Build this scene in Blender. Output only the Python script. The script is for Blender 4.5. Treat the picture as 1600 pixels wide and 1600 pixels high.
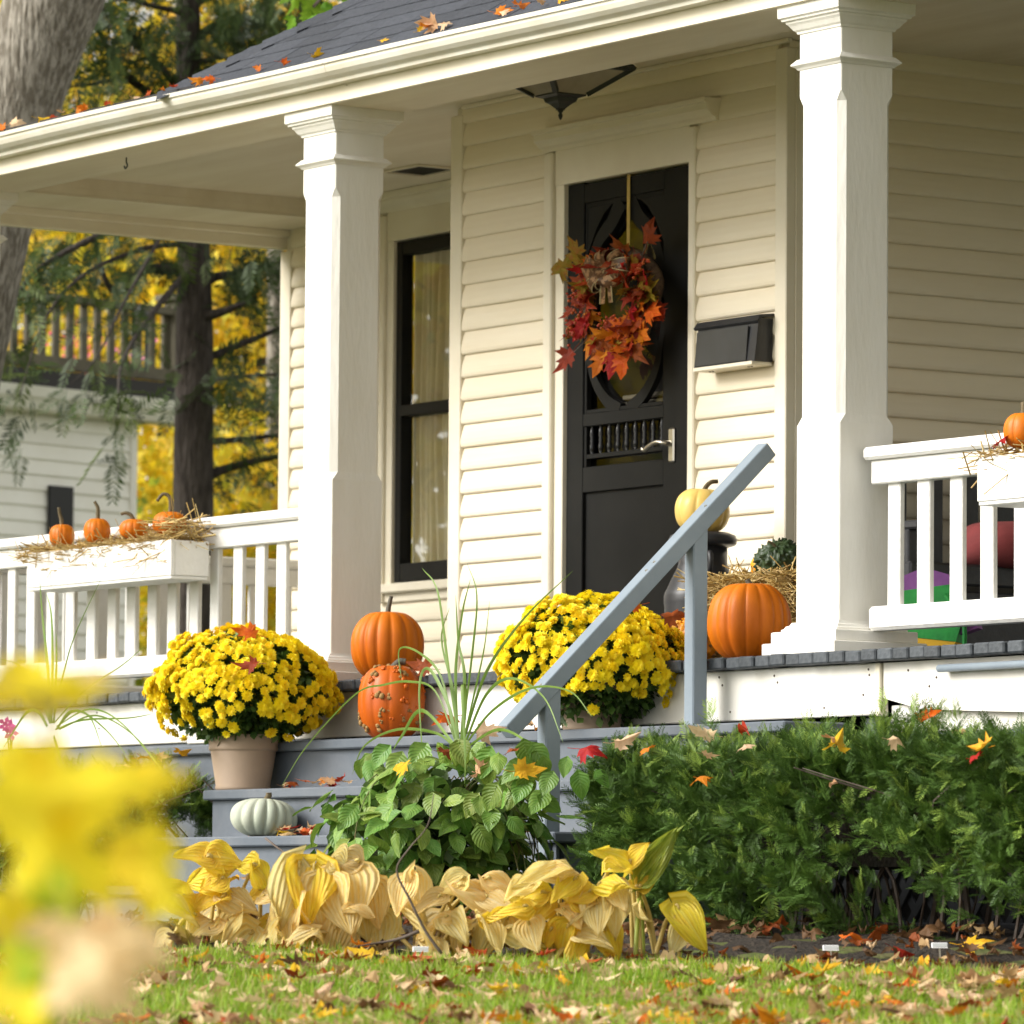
import bpy, bmesh, math, random
import numpy as np
from mathutils import Vector, Matrix, Euler, Quaternion

random.seed(7); RNG = np.random.default_rng(11)
for o in list(bpy.data.objects): bpy.data.objects.remove(o, do_unlink=True)
SC = bpy.context.scene; COL = SC.collection
PI = math.pi; R = math.radians

# ------------------------------------------------------------------ camera
FPX, YAW, PITCH, ROLL = 8763.2, 0.974891, 0.072635, 0.007644   # focal length for a 1600 px wide frame, pose in radians
CAM = Vector((16.119, -12.369, 0.028))
_r = Vector((math.cos(YAW), math.sin(YAW), 0)); _f = Vector((-math.sin(YAW)*math.cos(PITCH), math.cos(YAW)*math.cos(PITCH), math.sin(PITCH)))
_u = _r.cross(_f); CR = math.cos(ROLL)*_r + math.sin(ROLL)*_u; CU = -math.sin(ROLL)*_r + math.cos(ROLL)*_u; CF = _f
cam = bpy.data.cameras.new('camera'); camo = bpy.data.objects.new('camera', cam); COL.objects.link(camo); SC.camera = camo
camo.matrix_world = Matrix(((CR.x, CU.x, -CF.x, CAM.x), (CR.y, CU.y, -CF.y, CAM.y), (CR.z, CU.z, -CF.z, CAM.z), (0, 0, 0, 1)))
cam.sensor_width = 36; cam.sensor_fit = 'HORIZONTAL'; cam.lens = 36*FPX/1600
cam.clip_start = .5; cam.clip_end = 1500
cam.dof.use_dof = True; cam.dof.focus_distance = 20.0; cam.dof.aperture_fstop = (cam.lens/1000)/.027

# ------------------------------------------------------------------ sky, sun, exposure
W = bpy.data.worlds.new('World'); SC.world = W; W.use_nodes = True
nt = W.node_tree; bg = nt.nodes['Background']
sky = nt.nodes.new('ShaderNodeTexSky'); sky.sky_type = 'NISHITA'; sky.sun_disc = False
SUN_EL, SUN_AZ = R(32), R(203)        # azimuth clockwise from +y; the light comes from the front, a little to the left
sky.sun_elevation = SUN_EL; sky.sun_rotation = SUN_AZ; sky.air_density = 1.0; sky.dust_density = 1.5; sky.ozone_density = 1.0
hs = nt.nodes.new('ShaderNodeHueSaturation'); hs.inputs['Saturation'].default_value = .10
nt.links.new(sky.outputs[0], hs.inputs['Color']); wm = nt.nodes.new('ShaderNodeMix'); wm.data_type = 'RGBA'; wm.blend_type = 'MULTIPLY'; wm.inputs[0].default_value = 1; wm.inputs[7].default_value = (1, .975, .925, 1)   # thin warm cloud cover
nt.links.new(hs.outputs[0], wm.inputs[6]); nt.links.new(wm.outputs[2], bg.inputs[0]); bg.inputs[1].default_value = .15
sl = bpy.data.lights.new('sun', 'SUN'); sl.energy = 2.2; sl.angle = R(32); sl.color = (1, .975, .935)
so = bpy.data.objects.new('sun', sl); COL.objects.link(so)
sd = Vector((math.sin(SUN_AZ)*math.cos(SUN_EL), math.cos(SUN_AZ)*math.cos(SUN_EL), math.sin(SUN_EL)))
so.rotation_euler = sd.to_track_quat('Z', 'Y').to_euler(); so.location = sd*60
SC.view_settings.view_transform = 'Standard'; SC.view_settings.look = 'None'; SC.view_settings.gamma = 1
SC.view_settings.use_curve_mapping = False; SC.view_settings.exposure = .95
SC.render.engine = 'CYCLES'; SC.cycles.max_bounces = 10; SC.cycles.transparent_max_bounces = 16

# ------------------------------------------------------------------ helpers
def at(px, py, x=None, y=None, z=None, d=None):
    """the point of the place that stands at a photograph position, on a wall (y), a side wall (x), a level (z) or at a depth (d)"""
    r = CF + CR*((px-800)/FPX) - CU*((py-800)/FPX)
    if x is not None: t = (x-CAM.x)/r.x
    elif y is not None: t = (y-CAM.y)/r.y
    elif z is not None: t = (z-CAM.z)/r.z
    else: t = d
    return CAM + r*t

class MB:
    def __init__(s): s.v = []; s.f = []; s.m = []; s.uv = None
    def add(s, vs, fs, mi=0):
        o = len(s.v); s.v += [tuple(p) for p in vs]; s.f += [tuple(i+o for i in f) for f in fs]; s.m += [mi]*len(fs); return s
    def quad(s, a, b, c, d, mi=0): return s.add([a, b, c, d], [(0, 1, 2, 3)], mi)
    def box(s, x0, x1, y0, y1, z0, z1, b=.004, mi=0):
        lo = (min(x0, x1), min(y0, y1), min(z0, z1)); hi = (max(x0, x1), max(y0, y1), max(z0, z1))
        b = min(b, *(.45*(hi[i]-lo[i]) for i in range(3)))
        vs = []; ix = {}
        for sx in (0, 1):
            for sy in (0, 1):
                for sz in (0, 1):
                    c = (sx, sy, sz); p = [hi[i] if c[i] else lo[i] for i in range(3)]
                    for a in range(3):
                        q = [p[i] if i == a else p[i]+(-b if c[i] else b) for i in range(3)]
                        ix[c, a] = len(vs); vs.append(q)
        fs = []
        for a in range(3):
            u, w = [i for i in range(3) if i != a]
            for sg in (0, 1):
                cs = []
                for (i, j) in ((0, 0), (1, 0), (1, 1), (0, 1)):
                    c = [0, 0, 0]; c[a] = sg; c[u] = i; c[w] = j; cs.append(ix[tuple(c), a])
                fs.append(cs)
            for (i, j) in ((0, 0), (1, 0), (1, 1), (0, 1)):       # edges along axis a
                c0 = [0, 0, 0]; c0[u] = i; c0[w] = j; c1 = list(c0); c1[a] = 1
                c0 = tuple(c0); c1 = tuple(c1); fs.append([ix[c0, u], ix[c1, u], ix[c1, w], ix[c0, w]])
        for c in [(i, j, k) for i in (0, 1) for j in (0, 1) for k in (0, 1)]: fs.append([ix[c, 0], ix[c, 1], ix[c, 2]])
        return s.add(vs, fs, mi)
    def tube(s, pts, rad, n=8, cap=True, mi=0, prof=None):
        pts = [Vector(p) for p in pts]; m = len(pts)
        if not hasattr(rad, '__len__'): rad = [rad]*m
        up = None; vs = []; fs = []
        for i, p in enumerate(pts):
            t = (pts[min(i+1, m-1)]-pts[max(i-1, 0)]).normalized()
            if up is None: up = t.orthogonal().normalized()
            up = (up-t*up.dot(t)); up = up.normalized() if up.length > 1e-6 else t.orthogonal().normalized()
            w = t.cross(up)
            for k in range(n):
                a = 2*PI*k/n; rr = rad[i]*(prof[k % len(prof)] if prof else 1)
                vs.append(p+up*math.cos(a)*rr+w*math.sin(a)*rr)
        for i in range(m-1):
            for k in range(n): fs.append((i*n+k, i*n+(k+1) % n, (i+1)*n+(k+1) % n, (i+1)*n+k))
        if cap: fs.append(tuple(range(n-1, -1, -1))); fs.append(tuple(range((m-1)*n, m*n)))
        return s.add(vs, fs, mi)
    def lathe(s, prof, n=24, c=(0, 0, 0), mi=0):
        vs = []; fs = []; m = len(prof)
        for (r, z) in prof:
            for k in range(n): a = 2*PI*k/n; vs.append((c[0]+r*math.cos(a), c[1]+r*math.sin(a), c[2]+z))
        for i in range(m-1):
            for k in range(n): fs.append((i*n+k, i*n+(k+1) % n, (i+1)*n+(k+1) % n, (i+1)*n+k))
        fs.append(tuple(range(n-1, -1, -1))); fs.append(tuple(range((m-1)*n, m*n)))
        return s.add(vs, fs, mi)
    def prism(s, poly, axis, a0, a1, mi=0):
        """a polygon pushed along an axis; poly holds the two other coordinates in order"""
        n = len(poly); vs = []
        for a in (a0, a1):
            for p in poly: q = list(p); q.insert(axis, a); vs.append(q)
        fs = [tuple(range(n-1, -1, -1)), tuple(range(n, 2*n))]+[(i, (i+1) % n, n+(i+1) % n, n+i) for i in range(n)]
        return s.add(vs, fs, mi)
    def mesh(s, name, smooth=False, fix=True):
        me = bpy.data.meshes.new(name); me.from_pydata(s.v, [], s.f)
        if any(s.m): me.polygons.foreach_set('material_index', s.m)
        if fix:
            bm = bmesh.new(); bm.from_mesh(me); bmesh.ops.recalc_face_normals(bm, faces=bm.faces); bm.to_mesh(me); bm.free()
        if smooth: me.polygons.foreach_set('use_smooth', [True]*len(me.polygons))
        me.update(); return me
    def build(s, name, mat, parent=None, smooth=False, loc=None, fix=True):
        return obj(name, s.mesh(name, smooth, fix), mat, parent, loc)

def obj(name, me, mat=None, parent=None, loc=None, rot=None, scale=None):
    o = bpy.data.objects.new(name, me); COL.objects.link(o)
    if mat is not None and me is not None:
        mats = mat if isinstance(mat, (list, tuple)) else [mat]
        if len(me.materials) == 0:
            for m in mats: me.materials.append(m)
        elif me.materials[0] != mats[0]:
            for i, m in enumerate(mats): o.material_slots[i].link = 'OBJECT'; o.material_slots[i].material = m
    if parent is not None: o.parent = parent
    if loc is not None: o.location = loc
    if rot is not None: o.rotation_euler = rot
    if scale is not None: o.scale = scale
    return o
def tag(o, label=None, cat=None, group=None, kind=None):
    if label: o['label'] = label
    if cat: o['category'] = cat
    if group: o['group'] = group
    if kind: o['kind'] = kind
    return o
def empty(name, loc=(0, 0, 0), label=None, cat=None, group=None):
    o = bpy.data.objects.new(name, None); COL.objects.link(o); o.location = loc; o.empty_display_size = .1
    return tag(o, label, cat, group)
def frame(y, z, origin, scale=(1, 1, 1)):
    """matrix whose local Y runs along y and whose local Z leans towards z"""
    y = Vector(y).normalized(); z = Vector(z); x = y.cross(z)
    x = x.normalized() if x.length > 1e-6 else y.orthogonal().normalized(); z = x.cross(y)
    return Matrix(((x.x*scale[0], y.x*scale[1], z.x*scale[2], origin[0]), (x.y*scale[0], y.y*scale[1], z.y*scale[2], origin[1]), (x.z*scale[0], y.z*scale[1], z.z*scale[2], origin[2]), (0, 0, 0, 1)))
def bez(pts, n=10):
    """a smooth line through the points"""
    P = [Vector(p) for p in pts]; P = [P[0]*2-P[1]]+P+[P[-1]*2-P[-2]]; out = []
    for i in range(1, len(P)-2):
        for k in range(n):
            t = k/n; a, b, c, d = P[i-1:i+3]
            out.append(.5*((2*b)+(c-a)*t+(2*a-5*b+4*c-d)*t*t+(3*b-a-3*c+d)*t**3))
    out.append(P[-2]); return out
def fastmesh(name, V, F, cols=None, smooth=False):
    """many equal polygons from arrays: V (n,3), F (m,k)"""
    V = np.asarray(V, np.float32); F = np.asarray(F, np.int32); m, k = F.shape
    me = bpy.data.meshes.new(name); me.vertices.add(len(V)); me.vertices.foreach_set('co', V.ravel())
    me.loops.add(m*k); me.loops.foreach_set('vertex_index', F.ravel()); me.polygons.add(m)
    me.polygons.foreach_set('loop_start', np.arange(0, m*k, k, dtype=np.int32)); me.polygons.foreach_set('loop_total', np.full(m, k, np.int32))
    if cols is not None:
        ca = me.color_attributes.new('tone', 'FLOAT_COLOR', 'POINT'); c = np.ones((len(V), 4), np.float32); c[:, :3] = cols; ca.data.foreach_set('color', c.ravel())
    if smooth: me.polygons.foreach_set('use_smooth', np.ones(m, bool))
    me.update(calc_edges=True); return me
def rotmats(n, rng=None):
    q = (rng or RNG).normal(size=(n, 4)); q /= np.linalg.norm(q, axis=1)[:, None]; w, x, y, z = q.T
    return np.stack([np.stack([1-2*(y*y+z*z), 2*(x*y-z*w), 2*(x*z+y*w)], -1), np.stack([2*(x*y+z*w), 1-2*(x*x+z*z), 2*(y*z-x*w)], -1), np.stack([2*(x*z-y*w), 2*(y*z+x*w), 1-2*(x*x+y*y)], -1)], 1)
def basis(yv, zv):
    """stack of frames from arrays of directions"""
    yv = yv/np.linalg.norm(yv, axis=1)[:, None]; xv = np.cross(yv, zv); xv /= np.linalg.norm(xv, axis=1)[:, None]+1e-9; zz = np.cross(xv, yv)
    return np.stack([xv, yv, zz], -1)
def scatter(name, tv, tf, pos, M, size, cols=None):
    """copies of a small template joined in one mesh"""
    tv = np.asarray(tv, float); tf = np.asarray(tf, int); n = len(pos); k = len(tv)
    size = np.asarray(size, float)
    if size.ndim == 1: size = size[:, None]*np.ones((1, 3))
    V = np.einsum('nij,nkj->nki', M, tv[None]*size[:, None, :])+np.asarray(pos)[:, None, :]
    F = (tf[None]+(np.arange(n)*k)[:, None, None]).reshape(-1, tf.shape[1])
    c = None if cols is None else np.repeat(np.asarray(cols), k, axis=0)
    return fastmesh(name, V.reshape(-1, 3), F, c)

# ------------------------------------------------------------------ materials
def nodes(name):
    m = bpy.data.materials.new(name); m.use_nodes = True; t = m.node_tree; b = t.nodes['Principled BSDF']
    def N(ty, **kw):
        n = t.nodes.new(ty)
        for k, v in kw.items():
            if k in n.inputs: n.inputs[k].default_value = v
            else: setattr(n, k, v)
        return n
    return m, t, b, N, t.links.new
def c4(c): return (c[0], c[1], c[2], 1)
def pm(name, c1, c2=None, scale=6, rough=.6, bump=0, bscale=60, bdist=.01, coord='Object', stretch=(1, 1, 1), rand=0, detail=5, lo=.35, hi=.65, spec=.4, coat=0,
       chips=None, chipscale=30, chipcut=.72, tone=False, translucent=0, metal=0, hue=0, rvar=0):
    """painted or natural surface: two tones blended by noise, fine relief, optional chips, per-object variation, leaf translucency"""
    m, t, b, N, L = nodes(name)
    if coord == 'Position': src = N('ShaderNodeNewGeometry').outputs['Position']
    else: src = N('ShaderNodeTexCoord').outputs[coord]
    mp = N('ShaderNodeMapping'); mp.inputs['Scale'].default_value = stretch; L(src, mp.inputs[0]); src = mp.outputs[0]
    col = None
    if tone:
        a = N('ShaderNodeVertexColor', layer_name='tone'); col = a.outputs[0]
    if c2 is not None:
        n = N('ShaderNodeTexNoise', Scale=scale, Detail=detail, Roughness=.6); L(src, n.inputs['Vector'])
        r = N('ShaderNodeMapRange'); r.inputs['From Min'].default_value = lo; r.inputs['From Max'].default_value = hi; L(n.outputs[0], r.inputs[0])
        x = N('ShaderNodeMix', data_type='RGBA'); x.inputs[6].default_value = c4(c1); x.inputs[7].default_value = c4(c2); L(r.outputs[0], x.inputs[0])
        if col is not None:
            y = N('ShaderNodeMix', data_type='RGBA', blend_type='MULTIPLY'); y.inputs[0].default_value = 1; L(x.outputs[2], y.inputs[6]); L(col, y.inputs[7]); col = y.outputs[2]
        else: col = x.outputs[2]
    elif col is None:
        cc = N('ShaderNodeRGB'); cc.outputs[0].default_value = c4(c1); col = cc.outputs[0]
    if chips is not None:
        n2 = N('ShaderNodeTexNoise', Scale=chipscale, Detail=8, Roughness=.75); L(src, n2.inputs['Vector'])
        r2 = N('ShaderNodeMapRange'); r2.inputs['From Min'].default_value = chipcut; r2.inputs['From Max'].default_value = chipcut+.02; L(n2.outputs[0], r2.inputs[0])
        x = N('ShaderNodeMix', data_type='RGBA'); L(r2.outputs[0], x.inputs[0]); L(col, x.inputs[6]); x.inputs[7].default_value = c4(chips); col = x.outputs[2]
    if rand or hue:
        oi = N('ShaderNodeObjectInfo'); h = N('ShaderNodeHueSaturation'); L(col, h.inputs['Color']); col = h.outputs[0]
        if rand:
            r3 = N('ShaderNodeMapRange'); r3.inputs['To Min'].default_value = 1-rand; r3.inputs['To Max'].default_value = 1+rand; L(oi.outputs['Random'], r3.inputs[0]); L(r3.outputs[0], h.inputs['Value'])
        if hue:
            mu = N('ShaderNodeMath', operation='MULTIPLY'); mu.inputs[1].default_value = 7.31; L(oi.outputs['Random'], mu.inputs[0])
            fr = N('ShaderNodeMath', operation='FRACT'); L(mu.outputs[0], fr.inputs[0])
            r4 = N('ShaderNodeMapRange'); r4.inputs['To Min'].default_value = .5-hue; r4.inputs['To Max'].default_value = .5+hue; L(fr.outputs[0], r4.inputs[0]); L(r4.outputs[0], h.inputs['Hue'])
    L(col, b.inputs['Base Color']); b.inputs['Roughness'].default_value = rough; b.inputs['Specular IOR Level'].default_value = spec
    b.inputs['Coat Weight'].default_value = coat; b.inputs['Coat Roughness'].default_value = .25; b.inputs['Metallic'].default_value = metal
    if bump:
        n3 = N('ShaderNodeTexNoise', Scale=bscale, Detail=4); L(src, n3.inputs['Vector'])
        bp = N('ShaderNodeBump', Strength=bump, Distance=bdist); L(n3.outputs[0], bp.inputs['Height']); L(bp.outputs[0], b.inputs['Normal'])
    if rvar:
        n4 = N('ShaderNodeTexNoise', Scale=scale*2.3, Detail=3); L(src, n4.inputs['Vector'])
        r5 = N('ShaderNodeMapRange'); r5.inputs['To Min'].default_value = rough-rvar; r5.inputs['To Max'].default_value = rough+rvar; L(n4.outputs[0], r5.inputs[0]); L(r5.outputs[0], b.inputs['Roughness'])
    if translucent:
        tr = N('ShaderNodeBsdfTranslucent'); L(col, tr.inputs[0]); ms = N('ShaderNodeMixShader'); ms.inputs[0].default_value = translucent
        L(b.outputs[0], ms.inputs[1]); L(tr.outputs[0], ms.inputs[2]); L(ms.outputs[0], t.nodes['Material Output'].inputs[0])
    return m

M = {}
M['white'] = pm('white_paint', (.82, .80, .75), (.74, .71, .63), 3, .5, .5, 45, .005, 'Position', stretch=(1, 1, .3), chips=(.40, .36, .30), chipscale=24, chipcut=.715)
M['rail_white'] = pm('railing_paint', (.83, .82, .79), (.75, .73, .68), 6, .5, .5, 55, .005, 'Position', chips=(.48, .44, .38), chipscale=30, chipcut=.71)
M['soffit'] = pm('soffit_paint', (.82, .75, .61), (.73, .65, .50), 2.2, .6, .35, 30, .004, 'Position', stretch=(.35, 2.2, 1), chips=(.22, .18, .13), chipscale=9, chipcut=.70)
M['trim'] = pm('trim_paint', (.82, .76, .62), (.76, .69, .54), 2.5, .5, .12, 30, .003, 'Position')
M['siding'] = pm('cream_siding', (.84, .76, .60), (.80, .71, .54), 1.6, .42, .08, 220, .002, 'Position', stretch=(.5, .5, 3), rand=.025)
M['shed'] = pm('shed_siding', (.86, .85, .78), (.80, .78, .70), 3, .6, .1, 60, .003, 'Position', rand=.04)
M['gutter'] = pm('gutter_metal', (.80, .77, .68), (.72, .67, .55), 4, .4, .08, 40, .002, 'Position', chips=(.3, .24, .15), chipscale=20, chipcut=.76)
M['deck'] = pm('deck_paint', (.045, .052, .06), (.085, .095, .105), 26, .6, .7, 40, .006, 'Object', rand=.25, chips=(.30, .30, .29), chipscale=30, chipcut=.66)
M['step'] = pm('step_paint', (.11, .13, .155), (.15, .165, .185), 5, .6, .3, 50, .004, 'Position', chips=(.34, .32, .28), chipscale=20, chipcut=.70)
M['hand'] = pm('handrail_paint', (.20, .245, .29), (.25, .295, .335), 4, .5, .2, 70, .003, 'Position', chips=(.42, .38, .30), chipscale=20, chipcut=.71)
M['black'] = pm('black_door_paint', (.007, .007, .0065), (.010, .010, .009), 6, .5, .08, 60, .002, 'Position', chips=(.07, .065, .06), chipscale=26, chipcut=.775, spec=.16)
M['iron'] = pm('dark_bronze', (.018, .022, .018), (.03, .032, .026), 12, .5, .15, 50, .002)
M['can'] = pm('black_enamel', (.022, .022, .024), (.035, .035, .037), 7, .38, .15, 26, .004, rvar=.1)
M['shingle'] = pm('asphalt_shingle', (.036, .040, .050), (.06, .065, .078), 60, .9, .8, 320, .004, 'Position', rand=.2, chips=(.16, .17, .2), chipscale=240, chipcut=.7)
M['roofbase'] = pm('roof_felt', (.03, .028, .028), (.05, .045, .04), 10, .9, .4, 60)
M['metal'] = pm('brushed_nickel', (.62, .58, .50), None, rough=.32, metal=1)
M['brass'] = pm('brass_strap', (.50, .36, .10), (.42, .30, .09), 20, .45, .05, 60, metal=.35)
M['pot'] = pm('tan_resin_pot', (.42, .31, .22), (.38, .28, .20), 9, .6, .2, 140, .001)
M['darkpot'] = pm('dark_pot', (.02, .02, .02), (.035, .033, .03), 8, .55, .1, 40)
M['straw'] = pm('straw', (.62, .44, .16), (.44, .29, .09), 9, .6, 0, coord='Position', tone=False)
M['soil'] = pm('bed_soil', (.022, .017, .012), (.05, .036, .024), 26, .95, 1, 60, .03, 'Position')
M['bark'] = pm('grey_bark', (.34, .31, .26), (.15, .13, .10), 11, .95, 1, 13, .03, 'Object', stretch=(3.2, 3.2, .7), lo=.40, hi=.58)
M['dbark'] = pm('dark_bark', (.035, .027, .022), (.085, .07, .06), 8, .95, 1, 14, .05, 'Object', stretch=(3, 3, .6))
M['twig'] = pm('twig_bark', (.08, .055, .04), (.16, .13, .11), 12, .9, .3, 40)
M['conc'] = pm('paving_concrete', (.34, .33, .31), (.27, .26, .24), 5, .9, .4, 60, .004, 'Position')

# ------------------------------------------------------------------ ground
FH = Vector((CF.x, CF.y, 0)).normalized()
_px = [-40, 0, 3, 13, 15, 16.9, 17.6, 18.6, 20, 1000]; _pz = [-1.05, -.95, -.8, -.30, -.20, -.105, -.045, -.012, 0, 0]
def ground_z(x, y):
    d = (x-CAM.x)*FH.x+(y-CAM.y)*FH.y
    return float(np.interp(d, _px, _pz))+.012*math.sin(x*1.7+.6)*math.sin(y*1.9)*(1 if d < 19 else .3)
def build_ground():
    xs = np.concatenate([[-600, -200, -90, -50, -30, -22], np.arange(-18, 22, .4), [26, 34, 60, 120, 300, 600]]); ys = np.concatenate([[-600, -200, -80, -40, -24, -18], np.arange(-15, 6, .4), [8, 12, 20, 40, 90, 200, 600]])
    m = MB(); vs = [(x, y, ground_z(x, y)) for y in ys for x in xs]; n = len(xs)
    m.add(vs, [(j*n+i, j*n+i+1, (j+1)*n+i+1, (j+1)*n+i) for j in range(len(ys)-1) for i in range(n-1)])
    o = m.build('lawn_ground', pm('lawn_soil', (.085, .115, .02), (.12, .10, .04), 5, .95, .6, 40, .03, 'Position', lo=.4, hi=.66), smooth=True, fix=False)
    tag(o, 'green autumn lawn sloping gently down from the house', 'lawn', kind='structure')
build_ground()

# ------------------------------------------------------------------ the house
house = empty('house', (-4, 3, 0), 'cream clapboard house with white covered front porch and black door', 'house')
house.location = (0, 0, 0)
YD, YW, XS = 1.40, 2.80, -2.162
EXPO = .1037; Z0 = 1.394-4*EXPO
def part(name, mb, mat, parent=None, smooth=False): return mb.build(name, mat, parent or house, smooth)
_sid = MB().prism([(0, .002), (-.016, 0), (-.0215, .006), (-.0235, .018), (-.0225, .036), (-.017, .066), (-.009, .092), (-.003, .113), (0, .113)], 0, 0, 1).mesh('siding_board')
def siding(wall, spans, y, kind='front'):
    """spans: function z -> list of (start, end); one board for each course"""
    k = 0
    while True:
        z = Z0+k*EXPO; k += 1
        if z > 3.60: break
        for (a, b) in spans(z):
            if kind == 'front' and b-a > 1.2 and z > 3.3:
                c = a+(b-a)*(.3+.37*((k*7) % 3)/2); obj('siding_board', _sid, M['siding'], wall, (a, y, z), None, (c-a-.001, 1, 1)); obj('siding_board', _sid, M['siding'], wall, (c, y-.0015, z), None, (b-c, 1, 1))
            elif kind == 'front': o = obj('siding_board', _sid, M['siding'], wall, (a, y+.001*(k % 2), z), None, (b-a, 1, 1))
            else: o = obj('siding_board', _sid, M['siding'], wall, (y, a, z), (0, 0, PI/2), (b-a, 1, 1))
# door wall: a shallow vestibule standing forward of the window wall
dw = part('wall', MB().box(-4.645, -3.80, YD, YD+.09, .9, 3.648).box(-2.81, XS-.01, YD, YD+.09, .9, 3.648).box(-3.80, -2.81, YD, YD+.09, 3.25, 3.648), M['trim'])
siding(dw, lambda z: [(-4.575, -2.225)] if z > 3.44 else [(-4.575, -3.885), (-2.80, -2.225)], YD)
part('corner_board', MB().box(-4.655, -4.563, YD-.028, YD+.03, .955, 3.61, .004).box(-4.657, -4.63, YD+.03, YD+.12, .955, 3.61), M['trim'])
part('corner_board', MB().box(-2.236, XS+.004, YD-.028, YD+.02, .955, 3.615, .004).box(-2.19, XS+.005, YD+.02, YD+.13, .955, 3.615, .004), M['trim'])
part('wall', MB().box(-4.64, -4.56, YD+.1, YW, .9, 3.648), M['trim'])
# side wall receding on the right
sw = part('wall', MB().box(XS-.12, XS-.02, YD+.1, 7, .9, 3.648), M['trim'])
siding(sw, lambda z: [(YD+.12, 6.9)], XS-.02, 'side')
# window wall
ww = part('wall', MB().box(-8.34, -7.32, YW, YW+.1, .9, 3.66).box(-6.30, -4.6, YW, YW+.1, .9, 3.66).box(-7.32, -6.30, YW, YW+.1, .9, 1.66).box(-7.32, -6.30, YW, YW+.1, 3.45, 3.66), M['trim'])
def wspan(z):
    if z < 1.53: return [(-8.262, -4.66)]
    return [(-8.262, -7.41), (-6.19, -4.66)]
siding(ww, wspan, YW)
part('corner_board', MB().box(-8.355, -8.255, YW-.028, YW+.02, .955, 3.455, .004), M['trim'])
# the body of the house behind the walls (rooms closed off, upper storey)
part('house_core', MB().box(-8.3, -2.3, 3.6, 11, 0, 4.3).box(-8.3, -4.62, YW+.1, 3.6, 3.7, 4.3).box(-4.6, -2.3, 2.2, 3.6, 0, 3.64), pm('room_dark', (.05, .045, .04), rough=.9))
part('foundation_wall', MB().box(-8.3, -4.7, YW+.02, YW+.09, 0, .9).box(-4.6, XS-.03, 1.42, 1.5, 0, .9).box(XS-.12, XS-.04, 1.5, 7, 0, .9), M['conc'])

# door trim
part('door_casing', MB().box(-3.835, -3.768, YD-.022, YD+.06, .98, 3.215, .003).box(-3.895, -3.833, YD-.045, YD+.01, .98, 3.36, .006).box(-2.838, -2.793, YD-.034, YD+.01, .98, 3.36, .006), M['trim'])
part('door_frieze', MB().box(-3.834, -2.838, YD-.026, YD+.05, 3.213, 3.376, .003), M['trim'])
part('door_cornice', MB().prism([(YD-.002, 3.366), (YD-.035, 3.366), (YD-.04, 3.378), (YD-.06, 3.386), (YD-.07, 3.40), (YD-.085, 3.41), (YD-.085, 3.436), (YD-.098, 3.44), (YD-.098, 3.456), (YD-.002, 3.462)], 0, -3.915, -2.635), M['trim'])
part('threshold', MB().box(-3.83, -2.8, YD-.09, YD+.06, 1.0, 1.035), M['trim'])

# black screen door
YF = YD-.002
door = part('door', MB().box(-3.766, -3.645, YF, YF+.04, 1.04, 3.211, .003).box(-3.05, -2.815, YF, YF+.04, 1.04, 3.205, .003)
  .box(-3.645, -3.05, YF+.0015, YF+.0385, 3.12, 3.203, .003).box(-3.645, -3.05, YF+.0015, YF+.0385, 2.15, 2.205, .003).box(-3.645, -3.05, YF+.0015, YF+.0385, 1.865, 1.975, .003)
  .box(-3.645, -3.05, YF+.0015, YF+.0385, 1.04, 1.2, .003), M['black'])
part('panel', MB().box(-3.655, -3.04, YF+.018, YF+.03, 1.19, 1.875), M['black'], door)
part('moulding', MB().box(-3.645, -3.628, YF+.008, YF+.036, 1.975, 3.12, .002).box(-3.067, -3.05, YF+.008, YF+.036, 1.975, 3.12, .002).box(-3.628, -3.067, YF+.008, YF+.036, 3.10, 3.12, .002).box(-3.628, -3.067, YF+.008, YF+.034, 2.205, 2.222, .002).box(-3.628, -3.067, YF+.008, YF+.034, 2.01, 2.03, .002), M['black'], door)
def ribbon(pts, w, t0, t1):
    """a flat curved bar in the plane of the door"""
    P = bez([(p[0], 0, p[1]) for p in pts], 8); m = MB(); vs = []; n = len(P)
    for i, p in enumerate(P):
        t = (P[min(i+1, n-1)]-P[max(i-1, 0)]).normalized(); nn = Vector((-t.z, 0, t.x)); ww = w[0]+(w[1]-w[0])*i/(n-1) if hasattr(w, '__len__') else w
        for sg in (-1, 1):
            for yy in (t0, t1): vs.append((p.x+nn.x*ww*sg, yy, p.z+nn.z*ww*sg))
    fs = [(0, 1, 3, 2), tuple(4*(n-1)+k for k in (0, 2, 3, 1))]
    for i in range(n-1):
        a, b = 4*i, 4*i+4
        fs += [(a, a+2, b+2, b), (a+1, b+1, b+3, a+3), (a, b, b+1, a+1), (a+2, a+3, b+3, b+2)]
    return m.add(vs, fs)
XC = -3.3475
for sg in (-1, 1):
    part('scroll', ribbon([(XC+sg*.29, 2.66), (XC+sg*.275, 2.50), (XC+sg*.23, 2.36), (XC+sg*.14, 2.26), (XC+sg*.035, 2.205)], (.014, .03), YF+.006, YF+.034), M['black'], door)
    part('scroll', ribbon([(XC+sg*.285, 2.62), (XC+sg*.27, 2.80), (XC+sg*.20, 2.94), (XC+sg*.10, 3.02), (XC+sg*.03, 3.105)], (.016, .045), YF+.006, YF+.034), M['black'], door)
    part('corner_bracket', MB().prism([(XC+sg*.282, 3.10), (XC+sg*.10, 3.10), (XC+sg*.16, 3.065), (XC+sg*.22, 3.0), (XC+sg*.262, 2.93), (XC+sg*.282, 2.90)], 1, YF+.01, YF+.03), M['black'], door)
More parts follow.
